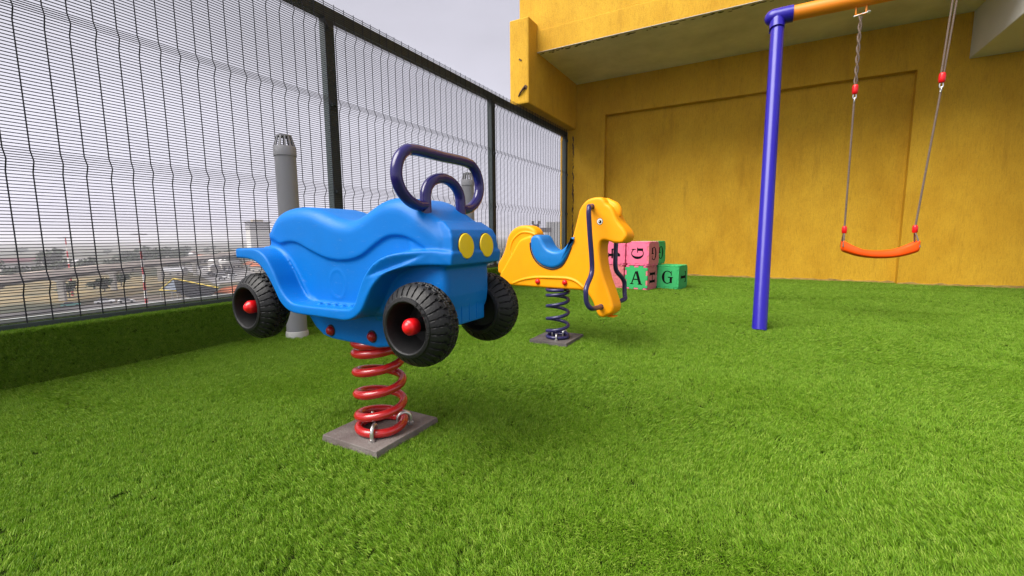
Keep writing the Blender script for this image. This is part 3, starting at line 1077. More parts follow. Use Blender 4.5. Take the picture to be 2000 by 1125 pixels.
# ------------------------------------------------------------------ yellow horse spring rider
def build_horse():
    T = thing('spring_rider', 'yellow horse shaped spring rider with a blue saddle on a dark navy spring', 'spring rider', (-1.12, 2.61, 0))
    T.rotation_euler = (0, 0, R(-9))
    bp_ = base_plate(T, PLATE2, 0.130, 0.152)
    bp_.location = (-0.017, 0.008, 0)
    bp_.rotation_euler = (0, 0, R(9))
    sp = holder('spring', T)
    sp.location = (.002, -.015, 0)
    coil([(0, 0.040), (0.8, 0.043), (1.3, 0.07), (2, 0.125), (3, 0.21), (4, 0.29), (5, 0.342), (5.7, 0.350)], 0.069, 0.0108, R(80)).obj('coil', NAVYP, sp, 60)
    for a in (-64, 170, 80):
        clamp(sp, R(a), 0.069, 0.068, 0.0055, 0.019)
    body = [(-.452, .415), (-.412, .475), (-.377, .525), (-.340, .575), (-.305, .625), (-.272, .665), (-.222, .684), (-.178, .689), (-.172, .64), (-.152, .565), (-.11, .522), (-.05, .498), (.003, .496), (.055, .516), (.088, .56), (.108, .615),
            (.128, .675), (.149, .742), (.168, .812), (.180, .849), (.202, .88), (.228, .902), (.269, .914), (.318, .913), (.340, .897), (.353, .878), (.383, .855), (.403, .822), (.414, .798), (.431, .769),
            (.463, .732), (.481, .703), (.482, .679), (.465, .655), (.442, .648), (.406, .650), (.359, .662), (.335, .662), (.322, .648), (.318, .60), (.328, .515), (.350, .44), (.380, .365), (.406, .295),
            (.410, .263), (.398, .237), (.356, .212), (.335, .207), (.312, .218), (.298, .242), (.278, .29), (.250, .33), (.220, .355), (.17, .360), (.0, .357), (-.20, .356), (-.34, .356), (-.40, .372)]
    b = MB()
    b.puff(closed2(body, 4), 0.062, 0.016, 5)
    tail = [(-.425, .43), (-.434, .472), (-.428, .512), (-.402, .552), (-.378, .605), (-.364, .657), (-.346, .703), (-.316, .738), (-.269, .760), (-.211, .762), (-.172, .746), (-.150, .721), (-.148, .692), (-.20, .66), (-.26, .60), (-.30, .50), (-.35, .43)]
    tail = [(-.15 + (x + .15) * 1.17, z) for x, z in tail]
    b.puff(closed2(tail, 4), 0.050, 0.022, 5)
    for s in (-1, 1):
        arc = smooth_curve([(-.150, s * .049, .700), (-.21, s * .050, .716), (-.273, s * .050, .712), (-.337, s * .050, .665), (-.360, s * .050, .60), (-.343, s * .049, .545)])
        b.tube(arc, .0055, 8)
        arc = smooth_curve([(-.33, s * .0615, .372), (-.26, s * .0625, .398), (-.19, s * .063, .414), (-.11, s * .063, .424), (.02, s * .063, .428), (.105, s * .063, .428), (.165, s * .063, .412), (.215, s * .062, .378)])
        b.tube(arc, .0065, 8)
    # forelock bump
    b.tube(smooth_curve([(.325, 0, .905), (.36, 0, .880), (.39, 0, .858), (.408, 0, .828), (.412, 0, .802)]), .030, 12, rs=[.010 + .013 * math.sin(PI * i / 24) for i in range(25)])
    horse_body = moulded(b, 'body', HORSE, T, 0.0036, 3, 0.45)
    MB().box((.355, -.03, .213), (.402, .03, .219), Matrix.Translation((.0, 0, -.004)) @ Matrix.Rotation(R(-0), 4, 'Y')).obj('foot_pad', HORSE, T, bevel=0.003)
    seat = [(-.180, .650), (-.176, .680), (-.150, .697), (-.116, .698), (-.092, .678), (-.069, .639), (-.041, .611), (.002, .597), (.044, .601), (.08, .622), (.110, .655), (.146, .690), (.150, .668),
            (.124, .609), (.093, .551), (.057, .508), (.002, .487), (-.051, .490), (-.112, .514), (-.156, .557), (-.176, .607)]
    sb = MB()
    sb.puff(closed2(seat, 4), 0.074, 0.022, 6)
    so = sb.obj('saddle', SEATB, T, 60)
    edge = [(.128, .625), (.119, .600), (.093, .548), (.057, .504), (.002, .483), (-.051, .486), (-.113, .510), (-.159, .555), (-.180, .607), (-.183, .65)]
    for s in (-1, 1):
        MB().tube(smooth_curve([(x, s * .0635, z) for x, z in edge], 5), .0042, 8).obj('saddle_trim', DARKGAP, so, 60)
        # bolts
        for x, z in ((-.122, .396), (.084, .402)):
            M = Matrix.Translation((x, s * .061, z)) @ Matrix.Rotation(R(-90 * s), 4, 'X')
            MB().lathe([(.0175, -.002), (.0175, .005), (.0155, .012), (.009, .0165), (.001, .018)], 28, M).obj('bolt_cap', REDK, T, 50)
        # eye
        M = Matrix.Translation((.318, s * .0605, .774)) @ Matrix.Rotation(R(-90 * s), 4, 'X')
        e = MB().lathe([(.0195, -.002), (.0195, .0025), (.001, .004)], 32, M).obj('eye', DARKGAP, T, 40)
        MB().lathe([(.0172, .0), (.0172, .0038), (.001, .0052)], 32, M).obj('eye_white', WHITE, e, 40)
        M2 = Matrix.Translation((.3205, s * .0605, .7725)) @ Matrix.Rotation(R(-90 * s), 4, 'X')
        MB().lathe([(.0092, .003), (.0092, .0055), (.001, .0065)], 24, M2).obj('pupil', FBLK, e, 40)
        M3 = Matrix.Translation((.317, s * .0605, .7735)) @ Matrix.Rotation(R(-90 * s), 4, 'X')
        MB().lathe([(.0030, .005), (.0030, .0072), (.001, .0076)], 16, M3).obj('eye_glint', WHITE, e, 40)
        # bent hand and foot bar
        q = [(.264, .052, .862), (.275, .11, .860), (.302, .165, .855), (.310, .181, .840), (.311, .184, .806), (.314, .172, .694), (.318, .156, .566), (.320, .154, .500), (.323, .172, .464), (.332, .225, .425), (.336, .249, .400),
             (.338, .256, .380), (.340, .254, .335), (.346, .246, .308), (.356, .230, .289), (.352, .180, .281), (.333, .052, .272)]
        bar = MB().tube(smooth_curve([(x, s * v, z) for x, v, z in q], 5), .0142, 14)
        for p in ((.265, .058, .862), (.334, .058, .272)):
            M = Matrix.Translation((p[0], s * p[1], p[2])) @ Matrix.Rotation(R(-90 * s), 4, 'X')
            bar.lathe([(.017, 0), (.017, .010), (.0125, .013)], 20, M)
        bar.obj('handle', NAVYP, T, 60)
    return T


build_horse()

# ------------------------------------------------------------------ swing frame and swing
def rot_to(v):
    return Vector(v).to_track_quat('Z', 'Y').to_matrix().to_4x4()


def build_swing():
    AX, AY, AZ = 0.035, 4.43, 2.465
    T = thing('swing_set', 'tall swing frame with purple blue legs and an orange top bar', 'swing set', (0.035, 4.43, 0))
    for x0, fl in ((0.0, 0.0), (2.45, 0.0)):
        for y0 in (-.84, .85):
            a, b = Vector((x0 - 0.002, y0, 0.0)), Vector((x0 + 0.004, 0.0, AZ - 0.02))
            MB().tube([a, b], .0485, 32).obj('leg', PURP, T, 60)
        # elbow cap along the beam
        sgn = 1 if x0 == 0 else -1
        M = Matrix.Translation((x0 - sgn * .075, 0, AZ)) @ rot_to((sgn, 0, 0))
        cap = MB().lathe([(.001, -.02), (.030, -.012), (.050, .006), (.062, .034), (.064, .06), (.064, .185), (.058, .186)], 32, M)
        for y0 in (-.84, .85):
            d = (Vector((x0, y0, 0)) - Vector((x0, 0, AZ))).normalized()
            cap.tube([Vector((x0, 0, AZ)) + d * 0.02, Vector((x0, 0, AZ)) + d * 0.115], .055, 28)
        cap.obj('corner_joint', PURP, T, 60)
        for k in (0.03, 0.075):
            MB().lathe([(.008, 0), (.008, .006), (.004, .010)], 6, Matrix.Translation((x0 + sgn * k, 0, AZ + .062))).obj('bolt', DARKGAP, T)
    MB().tube([(.10, 0, AZ), (2.35, 0, AZ)], .0565, 32).obj('top_bar', ORNG, T, 60)
    HX = (.552, 1.082)
    for hx in HX:
        M = [(hx - .032, 0, AZ - .03), (hx - .032, 0, AZ - .105), (hx - .028, 0, AZ - .112), (hx + .026, 0, AZ - .112), (hx + .032, 0, AZ - .105), (hx + .032, 0, AZ - .03)]
        h = MB().tube(M, .007, 8).obj('hanger', ORNG, T, 50)
        b = MB().tube([(hx - .045, 0, AZ - .120), (hx + .058, 0, AZ - .104)], .007, 10)
        b.lathe([(.013, 0), (.013, .014)], 6, Matrix.Translation((hx + .04, 0, AZ - .107)) @ rot_to((1, 0, .15)))
        b.obj('bolt', STEEL, h, 50)
    # the swing itself
    W = thing('swing', 'orange plastic swing seat hanging on brown ropes with red rope sleeves', 'swing', (.835, 4.43, .5))
    O = Vector((-.80, 0, -.5))          # frame-local to swing-local

    def L3(x, y, z):
        return Vector((x - .835, y, z - .5))
    seat = MB()
    n = 30
    sec = []
    for i in range(n + 1):
        t = -1 + 2 * i / n
        x = .240 * t - .014
        z = .515 + .062 * abs(t) ** 2.2
        hw = .085 * (1 - 0.30 * max(0, abs(t) - .55) / .45) if abs(t) < 0.97 else .05
        th = .026 + .006 * abs(t) ** 3
        lip = .014 + .022 * max(0, (abs(t) - .45)) / .55
        ring = [(-hw, -th * .6), (-hw - .006, 0), (-hw, th + lip), (-hw + .016, th + lip), (-hw + .028, th * .6), (0, th * .5), (hw - .028, th * .6), (hw - .016, th + lip), (hw, th + lip), (hw + .006, 0), (hw, -th * .6), (0, -th)]
        sec.append([Vector((x, v, z - .5 + dz)) for v, dz in ring])
    k = len(sec[0])
    vs = [p for s in sec for p in s]
    fs = [tuple(range(k)), tuple(reversed(range(n * k, (n + 1) * k)))]
    for i in range(n):
        for j in range(k):
            fs.append((i * k + j, i * k + (j + 1) % k, (i + 1) * k + (j + 1) % k, (i + 1) * k + j))
    seat.add(vs, fs)
    so = seat.obj('seat', SWORG, W, 70)
    sd = so.modifiers.new('soft', 'SUBSURF')
    sd.levels = 1
    sd.render_levels = 1
    for (hx, sx, kx, tw) in ((.587, .595, .590, True), (1.117, 1.028, 1.092, False)):
        top = Vector((hx, 0, AZ - .125))
        mid = Vector((kx, 0, 1.835))
        rp = MB()
        for q in (0, 1):
            pts = []
            for i in range(49):
                t = i / 48
                p = top.lerp(mid, t)
                a = q * PI + (t * 2 * PI * 3.2 if tw else 0.4)
                r = .0085 if tw else .013 * (1 - .35 * t)
                pts.append(L3(p.x + r * math.cos(a), p.y + r * math.sin(a), p.z))
            rp.tube(pts, .0062, 8)
        rp.obj('upper_rope', ROPE, W, 70)
        M = Matrix.Translation(L3(kx, 0, 1.768))
        MB().lathe([(.012, 0), (.019, .006), (.0205, .03), (.0205, .055), (.017, .068), (.010, .072)], 18, M).obj('rope_sleeve', REDK, W, 60)
        rg = MB()
        for i, zc in enumerate((1.752, 1.722)):
            pts = []
            for j in range(20):
                a = 2 * PI * j / 20
                u, v = .010 * math.cos(a), .021 * math.sin(a)
                pts.append(L3(kx + (u if i == 0 else 0), (0 if i == 0 else u), zc + v))
            rg.tube(pts, .0042, 8, closed=True)
        rg.obj('ring_link', STEEL, W, 60)
        low = Vector((sx, 0, .735))
        MB().tube([L3(kx, 0, 1.705), L3(low.x, 0, low.z)], .0068, 10).obj('lower_rope', ROPE, W, 70)
        M = Matrix.Translation(L3(sx, 0, .690))
        MB().lathe([(.012, 0), (.017, .006), (.018, .03), (.0175, .045), (.014, .056), (.008, .06)], 18, M).obj('rope_sleeve', REDK, W, 60)
        ex = .588 if sx < .8 else 1.052
        br = MB()
        for v in (-.062, .062):
            br.tube(smooth_curve([L3(sx, 0, .70), L3(sx + (ex - sx) * .4, v * .55, .655), L3(ex, v, .583)]), .0058, 8)
        br.obj('seat_rope', ROPE, W, 70)


build_swing()

# ------------------------------------------------------------------ foam letter blocks
B = 0.150          # half size
TH = 0.022         # tile thickness


def glyph(ch):
    """serif letter from straight and curved strokes, unit height, centred; list of closed polygons"""
    P = []

    def bar(x0, y0, x1, y1, w):
        d = Vector((x1 - x0, y1 - y0)).normalized()
        n = Vector((-d.y, d.x)) * (w * 1.22 / 2)
        P.append([(x0 + n.x, y0 + n.y), (x0 - n.x, y0 - n.y), (x1 - n.x, y1 - n.y), (x1 + n.x, y1 + n.y)])
    if ch == 'A':
        bar(-.34, -.46, -.02, .48, .075)
        bar(.34, -.46, .04, .50, .17)
        bar(-.22, -.12, .24, -.12, .07)
        bar(-.47, -.475, -.18, -.475, .055)
        bar(.16, -.475, .52, -.475, .055)
    elif ch == 'H':
        for s in (-.29, .29):
            bar(s, -.48, s, .48, .16)
            bar(s - .16, -.475, s + .16, -.475, .055)
            bar(s - .16, .475, s + .16, .475, .055)
        bar(-.29, 0, .29, 0, .08)
    elif ch == 'T':
        bar(0, -.48, 0, .48, .17)
        bar(-.40, .455, .40, .455, .09)
        bar(-.385, .28, -.385, .5, .05)
        bar(.385, .28, .385, .5, .05)
        bar(-.17, -.475, .17, -.475, .055)
    elif ch == '4':
        bar(.14, -.48, .14, .5, .16)
        bar(-.36, -.17, .40, -.17, .11)
        bar(-.34, -.14, .12, .48, .08)
        bar(-.02, -.475, .32, -.475, .055)
    elif ch == 'G':
        n = 26
        outer, inner = [], []
        for i in range(n + 1):
            a = R(42 + (322 - 42) * i / n)
            outer.append((.42 * math.cos(a) + .02, .50 * math.sin(a)))
            wd = .060 + .135 * max(0, math.sin((a - R(60)) / R(240) * PI)) ** 1.2 if R(60) < a < R(300) else .060
            inner.append(((.42 - wd) * math.cos(a) + .02, (.50 - max(.060, wd * .45)) * math.sin(a)))
        for i in range(n):
            P.append([outer[i], outer[i + 1], inner[i + 1], inner[i]])
        bar(.31, -.44, .31, .0, .15)
        bar(.08, 0, .46, 0, .055)
        bar(.33, .14, .33, .47, .045)
    return P


def tile_outline(par_h, par_v):
    """tile with finger joints; par: 0 -> fingers at cells 1,3; 1 -> cells 0,2,4 (corner cells only on par_v sides)"""
    c = B - TH
    cells = [-B + 0.3 * k / 5 for k in range(6)]
    pts = []

    def side(par):
        seq = []
        for k in range(5):
            on = (k in (1, 3)) if par == 0 else (k in (0, 2, 4))
            a, b = max(cells[k], -c), min(cells[k + 1], c)
            seq.append((a + .0017, b - .0017, on))
        return seq
    for idx, par in enumerate((par_h, par_v, par_h, par_v)):
        ang = idx * PI / 2
        ca, sa = round(math.cos(ang)), round(math.sin(ang))
        for a, b, on in side(par):
            e = B - .0008 if on else c - .0008
            for t in (a, b):
                x, y = t, -e
                pts.append((x * ca - y * sa, x * sa + y * ca))
    outp = []
    for p in pts:
        if not outp or (abs(p[0] - outp[-1][0]) + abs(p[1] - outp[-1][1])) > 1e-5:
            outp.append(p)
    return outp


def tile_mesh(ph, pv):
    mb = MB().prism(tile_outline(ph, pv), B - TH, B)
    return mb.mesh('foam_tile')


TILES = {k: tile_mesh(*k) for k in ((0, 1), (1, 0), (0, 0))}
FACE = {   # local frame of each face: columns right, up, outward
    'front': Matrix(((1, 0, 0), (0, 0, -1), (0, 1, 0))),
    'back': Matrix(((-1, 0, 0), (0, 0, 1), (0, 1, 0))),
    'right': Matrix(((0, 0, 1), (1, 0, 0), (0, 1, 0))),
    'left': Matrix(((0, 0, -1), (-1, 0, 0), (0, 1, 0))),
    'top': Matrix(((1, 0, 0), (0, 1, 0), (0, 0, 1))),
    'bottom': Matrix(((1, 0, 0), (0, -1, 0), (0, 0, -1))),
}
PAR = {'front': (0, 1), 'back': (0, 1), 'right': (0, 0), 'left': (0, 0), 'top': (1, 1), 'bottom': (1, 1)}
TILES[(1, 1)] = tile_mesh(1, 1)


def foam_block(x, y, z, rz, cols, letters, label):
    T = thing('foam_block', label, 'foam block', (x, y, z), 'foam letter blocks stacked by the wall', R(rz))
    for f, Mf in FACE.items():
        o = bpy.data.objects.new('foam_tile', TILES[PAR[f]])
        COL.objects.link(o)
        o.parent = T
        me = TILES[PAR[f]]
        if not me.materials:
            me.materials.append(FPINK)
        o.material_slots[0].link = 'OBJECT'
        o.material_slots[0].material = cols.get(f, cols['all'])
        o.matrix_local = Matrix.Translation((0, 0, B)) @ Mf.to_4x4()
        bv = o.modifiers.new('bevel', 'BEVEL')
        bv.width = .006
        bv.segments = 2
        bv.limit_method = 'ANGLE'
        if f in letters:
            ch, rot = letters[f]
            lb = MB()
            sc = .165
            Mr = Matrix.Rotation(R(rot), 4, 'Z')
            if ch == '+':
                for q in range(4):
                    Mq = Matrix.Rotation(R(90 * q), 4, 'Z')
                    pts = [Mq @ Vector(p) for p in ((.012, .012, B), (.03, .085, B), (.085, .085, B), (.085, .03, B))]
                    lb.tube(pts, .004, 6, closed=True)
                lo = lb.obj('relief', cols.get(f, cols['all']), o, 50)
            else:
                for i, poly in enumerate(glyph(ch)):
                    # each stroke a hair higher than the last so that crossings never share a plane
                    lb.prism([(a * sc, b_ * sc) for a, b_ in poly], B - .002, B + .0012 + .00002 * i, Mr)
                lo = lb.obj('letter', FBLK, o)
    MB().box((-B + TH + .001, -B + TH + .001, TH + .001), (B - TH - .001, B - TH - .001, 2 * B - TH - .001)).obj('core', FBLK, T)
    return T


pk, sa, gr = FPINK, FSALM_SHADED, FGRN
H1 = 0.302
foam_block(-1.300, 5.682, .004, -11, dict(all=pk, front=gr, right=sa), dict(front=('A', 0), right=('H', 90)), 'foam block with a green A tile and pink sides under the pink G block')
foam_block(-1.284, 5.675, H1 + .004, -12, dict(all=pk, right=sa), dict(front=('G', 90), right=('G', 180)), 'pink foam block with a sideways G standing on the block marked A')
foam_block(-1.616, 5.742, .004, -10, dict(all=sa), dict(front=('+', 0)), 'salmon pink foam block with a cross relief at the bottom left of the stack')
foam_block(-1.600, 5.735, H1 + .004, -10, dict(all=pk, top=FYEL), dict(front=('4', -90)), 'pink foam block with a sideways number 4 at the upper left of the stack')
foam_block(-.966, 5.921, .004, -12, dict(all=gr), dict(front=('G', 0), right=('T', -90)), 'green foam block with an upright G at the right end of the stack')
foam_block(-1.300, 6.02, .004, -11, dict(all=gr), {}, 'green foam block hidden behind the block marked A')
foam_block(-1.262, 6.00, H1 + .004, -12, dict(all=gr), dict(right=('G', 180)), 'green foam block with an upside down G behind the pink G block')

# ------------------------------------------------------------------ the city below
G = -30.0
TERR = bpy.data.materials.new('terrain')
TERR.use_nodes = True


def terrain_nodes():
    t = TERR.node_tree
    b = t.nodes['Principled BSDF']
    b.inputs['Roughness'].default_value = 0.95
    b.inputs['Specular IOR Level'].default_value = 0.1
    c = t.nodes.new('ShaderNodeTexCoord')
    n1 = t.nodes.new('ShaderNodeTexNoise')
    n1.inputs['Scale'].default_value = 0.018
    n1.inputs['Detail'].default_value = 8
    n1.inputs['Roughness'].default_value = 0.62
    t.links.new(c.outputs['Object'], n1.inputs['Vector'])
    r = t.nodes.new('ShaderNodeValToRGB')
    e = r.color_ramp.elements
    e[0].position, e[0].color = 0.30, (0.022, 0.033, 0.022, 1)
    e[1].position, e[1].color = 0.74, (0.15, 0.125, 0.105, 1)
    for p, col in ((0.44, (0.038, 0.046, 0.028)), (0.55, (0.085, 0.075, 0.045)), (0.64, (0.10, 0.08, 0.065))):
        x = e.new(p)
        x.color = (*col, 1)
    t.links.new(n1.outputs['Fac'], r.inputs[0])
    t.links.new(r.outputs[0], b.inputs['Base Color'])


terrain_nodes()
MB().add([(-7000, -7000, G), (7000, -7000, G), (7000, 7000, G), (-7000, 7000, G)], [(0, 1, 2, 3)]).obj('terrain', TERR, kind='structure')


def flat(name, poly, z, m):
    return MB().add([(x, y, z) for x, y in poly], [tuple(range(len(poly)))]).obj(name, m, kind='structure')


FIELD = mat('dry_field', (0.24, 0.165, 0.06), 0.95, var=0.35, vscale=0.07, col2=(0.055, 0.055, 0.025))
TARMAC = mat('tarmac', (0.11, 0.10, 0.10), 0.9, var=0.3, vscale=0.08)
LOT = mat('yard_concrete', (0.20, 0.19, 0.19), 0.9, var=0.4, vscale=0.05)
DIRT = mat('dirt_verge', (0.26, 0.17, 0.11), 0.95, var=0.4, vscale=0.1)
CONC = mat('highway_concrete', (0.78, 0.69, 0.60), 0.85, var=0.15, vscale=0.1)
flat('field', [(-305, 20), (-298, 60), (-290, 95), (-312, 132), (-410, 165), (-480, 150), (-430, 60), (-400, 20)], G + .03, FIELD)
flat('yard', [(-318, 162), (-300, 150), (-410, 190), (-560, 236), (-520, 275), (-400, 230), (-300, 185)], G + .06, LOT)


def strip(name, pts, wd, z, m):
    vs, fs = [], []
    P = [Vector((x, y)) for x, y in pts]
    for i, p in enumerate(P):
        d = (P[min(i + 1, len(P) - 1)] - P[max(i - 1, 0)]).normalized()
        n = Vector((-d.y, d.x)) * wd / 2
        vs += [(p.x + n.x, p.y + n.y, z), (p.x - n.x, p.y - n.y, z)]
    for i in range(len(P) - 1):
        fs.append((2 * i, 2 * i + 1, 2 * i + 3, 2 * i + 2))
    return MB().add(vs, fs).obj(name, m, kind='structure')


strip('road', [(-275, -40), (-268, 20), (-264, 60), (-256, 95), (-240, 140), (-215, 260)], 16, G + .10, TARMAC)
strip('road', [(-225, -40), (-228, 30), (-226, 70), (-214, 100), (-190, 150)], 12, G + .10, TARMAC)
strip('verge', [(-248, -40), (-246, 30), (-241, 66), (-232, 98), (-212, 150)], 7, G + .10, DIRT)

# elevated highway on piers
HW_P = [(-190, -20), (-222, 18), (-252.4, 49.3), (-282.5, 76.1), (-326.8, 117.4), (-384.7, 184.6), (-447, 242), (-560, 345)]
hwy = thing('highway', 'elevated concrete highway on wide piers crossing the fields beyond the fence', 'highway', (-300, 92, G))


def hpart(mb, name, m):
    o = mb.obj(name, m)
    o.parent = hwy
    o.matrix_parent_inverse = Matrix.Translation((300, -92, -G))
    return o


HZ = -15.5


def ribbon(off0, off1, z0, z1):
    mb = MB()
    P = [Vector(p) for p in HW_P]
    vs, fs = [], []
    for i, p in enumerate(P):
        d = (P[min(i + 1, len(P) - 1)] - P[max(i - 1, 0)]).normalized()
        n = Vector((d.y, -d.x))
        for o, z in ((off0, z0), (off1, z0), (off1, z1), (off0, z1)):
            q = p + n * o
            vs.append((q.x, q.y, z))
    for i in range(len(P) - 1):
        for j in range(4):
            fs.append((i * 4 + j, i * 4 + (j + 1) % 4, i * 4 + 4 + (j + 1) % 4, i * 4 + 4 + j))
    fs += [(3, 2, 1, 0), tuple(range(len(vs) - 4, len(vs)))]
    return mb.add(vs, fs)


hpart(ribbon(-12, 0.3, HZ - 0.6, HZ), 'deck', CONC)
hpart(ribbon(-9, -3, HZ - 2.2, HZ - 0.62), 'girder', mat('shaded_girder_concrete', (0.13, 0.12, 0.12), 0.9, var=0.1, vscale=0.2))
hpart(ribbon(-12, -11.7, HZ + .002, HZ + 1.3), 'barrier', CONC)
hpart(ribbon(0.0, 0.3, HZ + .002, HZ + 2.3), 'barrier', CONC)
PIERC = mat('pier_concrete', (0.42, 0.40, 0.38), 0.9, var=0.15, vscale=0.3)
for (x, y) in ((-225, 15), (-263, 51), (-297, 81), (-333, 113), (-366, 150), (-398, 187), (-440, 225)):
    d = Vector((-1, 1.05, 0)).normalized()
    n = Vector((d.y, -d.x, 0))
    c = Vector((x, y, 0)) - n * 4
    pm = MB()
    prof = [(-1.3, 0), (1.3, 0), (1.3, 9.5), (5.2, 11.8), (5.2, 12.25), (-5.2, 12.25), (-5.2, 11.8), (-1.3, 9.5)]
    M = Matrix(((n.x, 0, d.x, c.x), (n.y, 0, d.y, c.y), (0, 1, 0, G), (0, 0, 0, 1)))
    pm.prism(prof, -0.9, 0.9, M)
    hpart(pm, 'pier', PIERC)

# lattice light masts, red and white
MR = mat('mast_red', (0.55, 0.04, 0.05), 0.6)
MW = mat('mast_white', (0.75, 0.73, 0.72), 0.6)
MG = mat('mast_steel', (0.16, 0.15, 0.17), 0.6)


def mast(loc, h, label, rad=0.55):
    t = thing('light_mast', label, 'light mast', loc)
    k = 9
    for i in range(k):
        z0, z1 = h * i / k, h * (i + 1) / k
        r0, r1 = rad * (1 - .55 * i / k), rad * (1 - .55 * (i + 1) / k)
        MB().lathe([(r0, z0), (r1, z1)], 10).obj('band', MR if i % 2 == 0 else MW, t, 60)
    MB().lathe([(.2, h), (1.9, h + .1), (1.9, h + .35), (.2, h + .6)], 12).obj('head_ring', MG, t)
    for i in range(6):
        a = 2 * PI * i / 6
        MB().box((-.55, -.3, -.3), (.55, .3, .2), Matrix.Translation((2.3 * math.cos(a), 2.3 * math.sin(a), h + .2)) @ Matrix.Rotation(a, 4, 'Z')).obj('floodlight', MG, t)


mast((-242.6, 90.5, G), 32.2, 'tall red and white banded light mast beside the road beyond the fence')
mast((-322, 88, G), 31.0, 'fainter red and white light mast standing behind the elevated highway', 0.5)


def rbox(w_, d_, z0, z1, M):
    return MB().box((-w_ / 2, -d_ / 2, z0), (w_ / 2, d_ / 2, z1), M)


# far tower with a flared top
TWF = mat('tower_facade', (0.62, 0.60, 0.58), 0.7)
TWG = mat('tower_glass', (0.055, 0.055, 0.075), 0.3)
TWD = mat('tower_dark_band', (0.11, 0.10, 0.12), 0.5)
TWC = mat('tower_cap', (0.50, 0.40, 0.26), 0.8)
T = thing('tower', 'hazy office tower with white window grid and dark flared top left of the grey pipe', 'tower', (-708, 421, G), None, math.atan2(421, -708) + PI / 2 + .25)
rbox(28, 26, 0, 42, Matrix()).obj('wall', TWF, T)
rbox(28.6, 26.6, 42.01, 53, Matrix()).obj('glass_storeys', TWG, T)
for z in (44.5, 47.2, 49.8):
    rbox(29, 27, z, z + .7, Matrix()).obj('floor_band', TWF, T)
MB().add([(-14.3, -13.3, 53.01), (14.3, -13.3, 53.01), (14.3, 13.3, 53.01), (-14.3, 13.3, 53.01), (-18, -16.5, 55.2), (18, -16.5, 55.2), (18, 16.5, 55.2), (-18, 16.5, 55.2)],
         [(0, 3, 2, 1), (4, 5, 6, 7), (0, 1, 5, 4), (1, 2, 6, 5), (2, 3, 7, 6), (3, 0, 4, 7)]).obj('flared_top', TWD, T)
rbox(15, 12, 55.21, 58.5, Matrix()).obj('roof_cap', TWC, T)
rbox(3.6, .6, 8, 41.5, Matrix.Translation((10.5, -13.2, 0))).obj('glass_strip', TWD, T)
rbox(3.0, .6, 8, 41.5, Matrix.Translation((-5.2, -13.2, 0))).obj('glass_strip', TWD, T)
WIN = rbox(2.2, .5, 0, 1.9, Matrix()).mesh('window')
WIN.materials.append(TWG)
for r_ in range(11):
    for cx in (-11.6, -8.6, -1.2, 2.6, 6.4):
        o = link('window', WIN, TWG, T)
        o.location = (cx, -13.1, 38.5 - r_ * 3.6)

# steel gantry and pale tower seen past the horse
gt = thing('steel_gantry', 'dark steel gantry tower with side arms beyond the fence above the horse saddle', 'gantry', (-71.6, 145, G), None, math.atan2(145, -71.6) - PI / 2)
for dx in (-.55, .95):
    rbox(.9, .9, 0, 34.6, Matrix.Translation((dx, 0, 0))).obj('column', MG, gt)
rbox(2.6, 1.2, 33.5, 34.4, Matrix.Translation((.2, 0, 0))).obj('head_beam', TWD, gt)
for dx in (-.9, 1.3):
    rbox(1.0, 1.0, 34.61, 35.7, Matrix.Translation((dx, 0, 0))).obj('sheave_block', MG, gt)
rbox(5.2, .7, 33.3, 33.75, Matrix.Translation((-3.9, 0, 0))).obj('arm', mat('rust_steel', (0.20, 0.10, 0.06), 0.8), gt)
rbox(1.4, .7, 31.3, 32.6, Matrix.Translation((-1.8, 0, 0))).obj('platform', MG, gt)
rbox(4.4, 1.2, 31.6, 33.2, Matrix.Translation((3.7, 0, 0))).obj('arm', MG, gt)
for i in range(6):
    rbox(1.6, .3, 8 + i * 4, 8.4 + i * 4, Matrix.Translation((.2, 0.3, 0))).obj('rung', MG, gt)
pt = thing('tower_block', 'pale grey ribbed tower block just left of the corner fence post', 'tower block', (-170, 392, G), None, math.atan2(392, -170) - PI / 2)
PB = mat('pale_block', (0.42, 0.42, 0.43), 0.8)
PD = mat('block_recess', (0.24, 0.24, 0.26), 0.8)
rbox(22, 16, 0, 42.5, Matrix()).obj('wall', PD, pt)
RIB = rbox(1.6, .8, 0, 42.9, Matrix()).mesh('rib')
RIB.materials.append(PB)
for i in range(8):
    o = link('rib', RIB, PB, pt)
    o.location = (-10 + i * 2.85, -8.2, 0)

# yellow edged canopy and orange roof beside the road
cn = thing('canopy_building', 'dark hipped canopy roof with bright yellow edges beside the road', 'canopy', (-230, 100, G))
CDK = mat('canopy_roof', (0.012, 0.012, 0.016), 0.9, spec=0.1, var=0.3, vscale=0.3)
CYL = mat('canopy_edge', (0.55, 0.40, 0.05), 0.6)
CSL = mat('canopy_panel', (0.10, 0.12, 0.16), 0.6, var=0.3, vscale=0.4)


def cpart(mb, name, m):
    o = mb.obj(name, m)
    o.parent = cn
    o.matrix_parent_inverse = Matrix.Translation((230, -100, -G))
    return o


